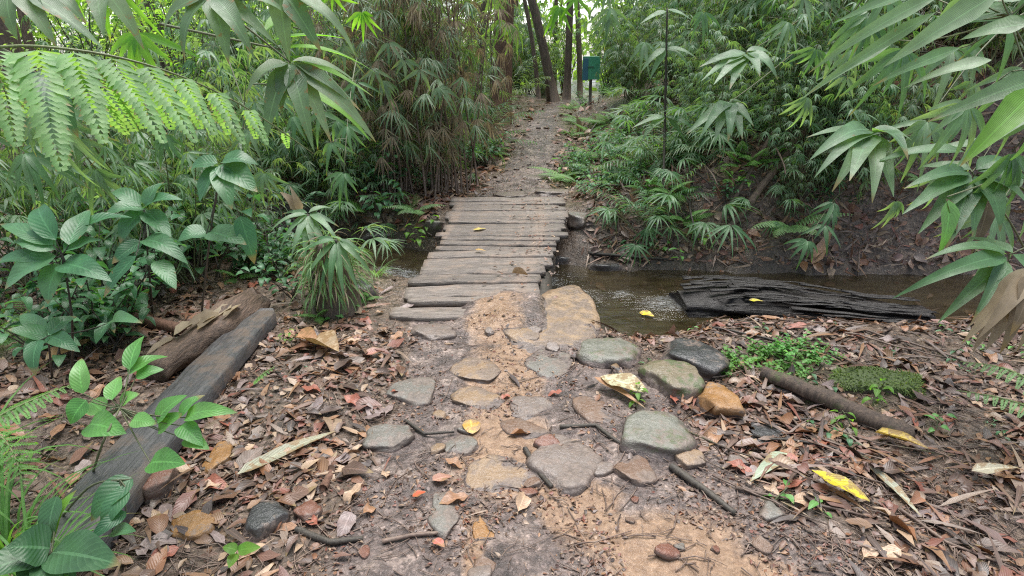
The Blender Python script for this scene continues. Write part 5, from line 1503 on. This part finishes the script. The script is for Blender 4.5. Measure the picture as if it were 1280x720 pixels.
def make_sprays():
    # leafy bamboo branches reaching into the view at different depths
    rng = random.Random(515)
    spots = [(760, 18, 6.5, 'bamboo_pale', 'pale spray of bamboo blades hanging at the top right of the trail end'), (806, 52, 7.5, 'bamboo_pale', 'pale spray of bamboo blades below the one right of the trail end top'),
     (880, 14, 5.2, 'bamboo', 'green bamboo spray at the top above the higher umbrella of blades'), (985, 26, 4.6, 'bamboo_pale', 'bamboo spray at the top between the umbrella and the corner blades'), (700, 8, 9, 'bright', 'bright bamboo spray high over the end of the trail'),
     (452, 14, 5.5, 'bright', 'bright bamboo spray at the top left of the dry bamboo clump'), (478, 100, 5.8, 'bamboo_grey', 'grey bamboo spray in front of the dry bamboo clump'), (548, 108, 5.9, 'bamboo_grey', 'second grey bamboo spray hanging lower on the dry bamboo clump'),
     (420, 150, 4.4, 'bamboo', 'bamboo spray hanging above the small fan palm by the bridge'), (1010, 120, 4.2, 'bamboo_pale', 'bamboo spray against the hillside behind the pale umbrella'), (1066, 60, 3.6, 'bamboo_pale', 'bamboo spray under the slanting corner blades'),
     (205, 168, 3.6, 'bamboo', 'bamboo spray under the middle of the big fern frond'), (118, 210, 3.2, 'bamboo_pale', 'bamboo spray under the left part of the big fern frond'), (30, 190, 2.9, 'bamboo', 'bamboo spray at the left edge below the fern'), (330, 215, 4.0, 'bamboo_pale', 'pale bamboo spray right of the dull green sapling'),
     (1120, 250, 3.4, 'bamboo_pale', 'bamboo spray low on the hillside behind the dense hanging clump'), (1010, 300, 4.6, 'bamboo', 'small bamboo spray low over the far stream bank'), (640, 30, 9, 'far', 'leafy spray hanging in front of the thick red brown trunk'), (590, 130, 7.2, 'bamboo', 'bamboo spray low at the right side of the dry clump')]
    spots += [(1130, 60, 2.7, 'bamboo', 'spray of long blades behind the slanting corner blades'), (1210, 130, 2.6, 'bamboo_pale', 'spray of long pale blades at the right edge under the corner blades'), (1265, 190, 2.5, 'bamboo', 'spray of green blades at the right edge beside the vivid blade'),
     (1160, 150, 3.0, 'bamboo_pale', 'spray of blades right of the pale umbrella'), (1085, 20, 3.1, 'bamboo', 'spray of blades at the top edge left of the corner blades'), (1245, 265, 2.8, 'bamboo_pale', 'spray of pale blades low at the right edge'), (1020, 60, 3.6, 'bamboo', 'green spray of blades above the pale umbrella'),
     (60, 130, 2.6, 'bamboo_pale', 'pale spray of blades behind the fern at the left edge'), (170, 40, 2.9, 'bright', 'bright spray of blades behind the fern rachis'), (430, 215, 3.9, 'bamboo', 'spray of blades just above the fan palm by the bridge')]
    for i, (px, py, Y, mt, lab) in enumerate(spots):
        P = Plant(); h = at(px, py, Y)
        d0 = rv(rng, .5) + V((.5 if px > 640 else -.5, .2, .55))
        far = h + d0.normalized() * rng.uniform(.7, 1.2)
        c = bez(far, (far + h) / 2 + V((0, 0, .15)), h, 8)
        tube(P.s, c, .006, .002, 5)
        sz = .052 * Y if Y < 5 else .045 * Y
        for t, n in ((1, 7), (.8, 4), (.62, 5), (.42, 4)):
            p, d = along(c, min(.999, t))
            q = p + (rv(rng, .10) + V((0, -.05, -.03))) * (0 if t == 1 else 1)
            if t < 1: tube(P.s, [p, (p + q) / 2 + V((0, 0, .01)), q], .002, .0015, 4, cap=False)
            fan(P.l, q, d * .5 + V((rng.uniform(-.3, .3), -.35, -.55)), UP + V((0, -.7, 0)) + rv(rng, .25), n, rng.uniform(.7, 1.2), max(.20 if Y > 3.3 else .30, sz), max(.20 if Y > 3.3 else .27, sz) * .15, rng, LANH, dip=.2, jl=.35)
        P.root('bamboo_branch', lab, 'bamboo', mt, 'stem', None, h, h)
make_sprays()

def make_sign():
    p = at(739, 85, 11.2); g = H(p.x, p.y)
    root = tag(empty('trail_sign', (p.x, p.y, g)), 'small square green sign on a dark post right of the trail end', 'sign')
    root.rotation_euler = (0, 0, R(-6))
    h = p.z - g
    mb = MB(); tube(mb, [V((.01, .03, -.1)), V((.0, .03, h * .6)), V((.01, .03, h + .1))], .03, .026, 8); mb.build('post', M['darkstem'], root)
    def box(name, x0, x1, z0, z1, y0, y1, col, rough=.5):
        m, nt, out = newmat(name)
        n = tex(nt, 7, 5, .6)
        principled(nt, out, ramp(nt, n, [(.3, tuple(c * .7 for c in col)), (.7, tuple(min(1, c * 1.2) for c in col))]), rough)
        mb = MB(); v = [(x, y, z) for z in (z0, z1) for y in (y0, y1) for x in (x0, x1)]
        mb.add(v, [(0, 1, 5, 4), (2, 6, 7, 3), (0, 4, 6, 2), (1, 3, 7, 5), (4, 5, 7, 6), (0, 2, 3, 1)])
        o = mb.build(name, m, root); o.data.polygons.foreach_set('use_smooth', [False] * 6)
        b = o.modifiers.new('b', 'BEVEL'); b.width = .004
        return o
    W, Z = .15, h
    box('board', -W, W, Z - .19, Z + .19, -.012, .0, (.05, .30, .17))
    box('blue_panel', -W + .006, -W + .10, Z - .20, Z + .16, -.0165, -.0125, (.03, .14, .21))
    box('dark_line', -W + .09, W - .10, Z + .0, Z + .03, -.0205, -.0168, (.02, .12, .07))
make_sign()
make_heroes()
# ------------------------------------------------------------------ light, sky, camera
def setup():
    w = bpy.data.worlds.new('World'); SC.world = w; w.use_nodes = True
    nt = w.node_tree; bg = nt.nodes['Background']
    sky = nt.nodes.new('ShaderNodeTexSky'); sky.sky_type = 'NISHITA'; sky.sun_disc = False
    EL, AZ = R(78), R(12)
    sky.sun_elevation = EL; sky.sun_rotation = AZ
    sky.air_density = 1.0; sky.dust_density = 1.0; sky.ozone_density = 1.0
    bw = nt.nodes.new('ShaderNodeRGBToBW'); nt.links.new(sky.outputs[0], bw.inputs[0])
    mx = nt.nodes.new('ShaderNodeMix'); mx.data_type = 'RGBA'; mx.inputs[0].default_value = .5   # cloud cover greys the blue sky
    nt.links.new(sky.outputs[0], mx.inputs[6]); nt.links.new(bw.outputs[0], mx.inputs[7])
    nt.links.new(mx.outputs[2], bg.inputs[0]); bg.inputs[1].default_value = .15
    sd = V((math.sin(AZ) * math.cos(EL), math.cos(AZ) * math.cos(EL), math.sin(EL)))
    l = bpy.data.lights.new('sun', 'SUN'); l.energy = 3.0; l.angle = R(50); l.color = (1, .97, .93)
    o = bpy.data.objects.new('sun', l); COL.objects.link(o)
    o.rotation_euler = sd.to_track_quat('Z', 'Y').to_euler()
    cam = bpy.data.cameras.new('camera'); cam.lens = F * 36 / 1280; cam.sensor_width = 36
    cam.clip_start = .05; cam.clip_end = 400
    co = bpy.data.objects.new('camera', cam); COL.objects.link(co)
    co.location = (0, 0, CAMZ); co.rotation_euler = (R(90) - PITCH, 0, 0)
    SC.camera = co
    vs = SC.view_settings
    vs.view_transform = 'Standard'; vs.look = 'None'; vs.gamma = 1; vs.use_curve_mapping = False
    vs.exposure = EXPO
    cy = SC.cycles
    cy.max_bounces = 7; cy.diffuse_bounces = 4; cy.glossy_bounces = 3; cy.transmission_bounces = 4; cy.transparent_max_bounces = 6
    cy.use_denoising = False
    try: cy.denoiser = 'OPENIMAGEDENOISE'; cy.denoising_input_passes = 'RGB_ALBEDO_NORMAL'
    except Exception: pass
    cy.pixel_filter_type = 'BLACKMAN_HARRIS'; cy.filter_width = 1.15
    cy.use_adaptive_sampling = True; cy.adaptive_threshold = .01
    cy.caustics_reflective = False; cy.caustics_refractive = False
    cy.sample_clamp_indirect = 6
EXPO = 1.17; HAZE = False
setup()

def make_haze():
    m = bpy.data.materials.new('forest_haze'); m.use_nodes = True
    nt = m.node_tree; nt.nodes.clear(); out = nt.nodes.new('ShaderNodeOutputMaterial')
    v = nt.nodes.new('ShaderNodeVolumePrincipled')
    v.inputs['Color'].default_value = (.93, .96, .93, 1); v.inputs['Density'].default_value = .0025
    nt.links.new(v.outputs[0], out.inputs['Volume'])
    mb = MB()
    c = [(x, y, z) for z in (-2.6, 14.5) for y in (-15, 63) for x in (-46, 46)]
    mb.add(c, [(0, 2, 3, 1), (4, 5, 7, 6), (0, 1, 5, 4), (2, 6, 7, 3), (0, 4, 6, 2), (1, 3, 7, 5)])
    o = mb.build('haze', m); tag(o, 'thin pale humid air hanging in the forest', 'haze', kind='stuff')
    SC.cycles.volume_bounces = 1
if HAZE: make_haze()
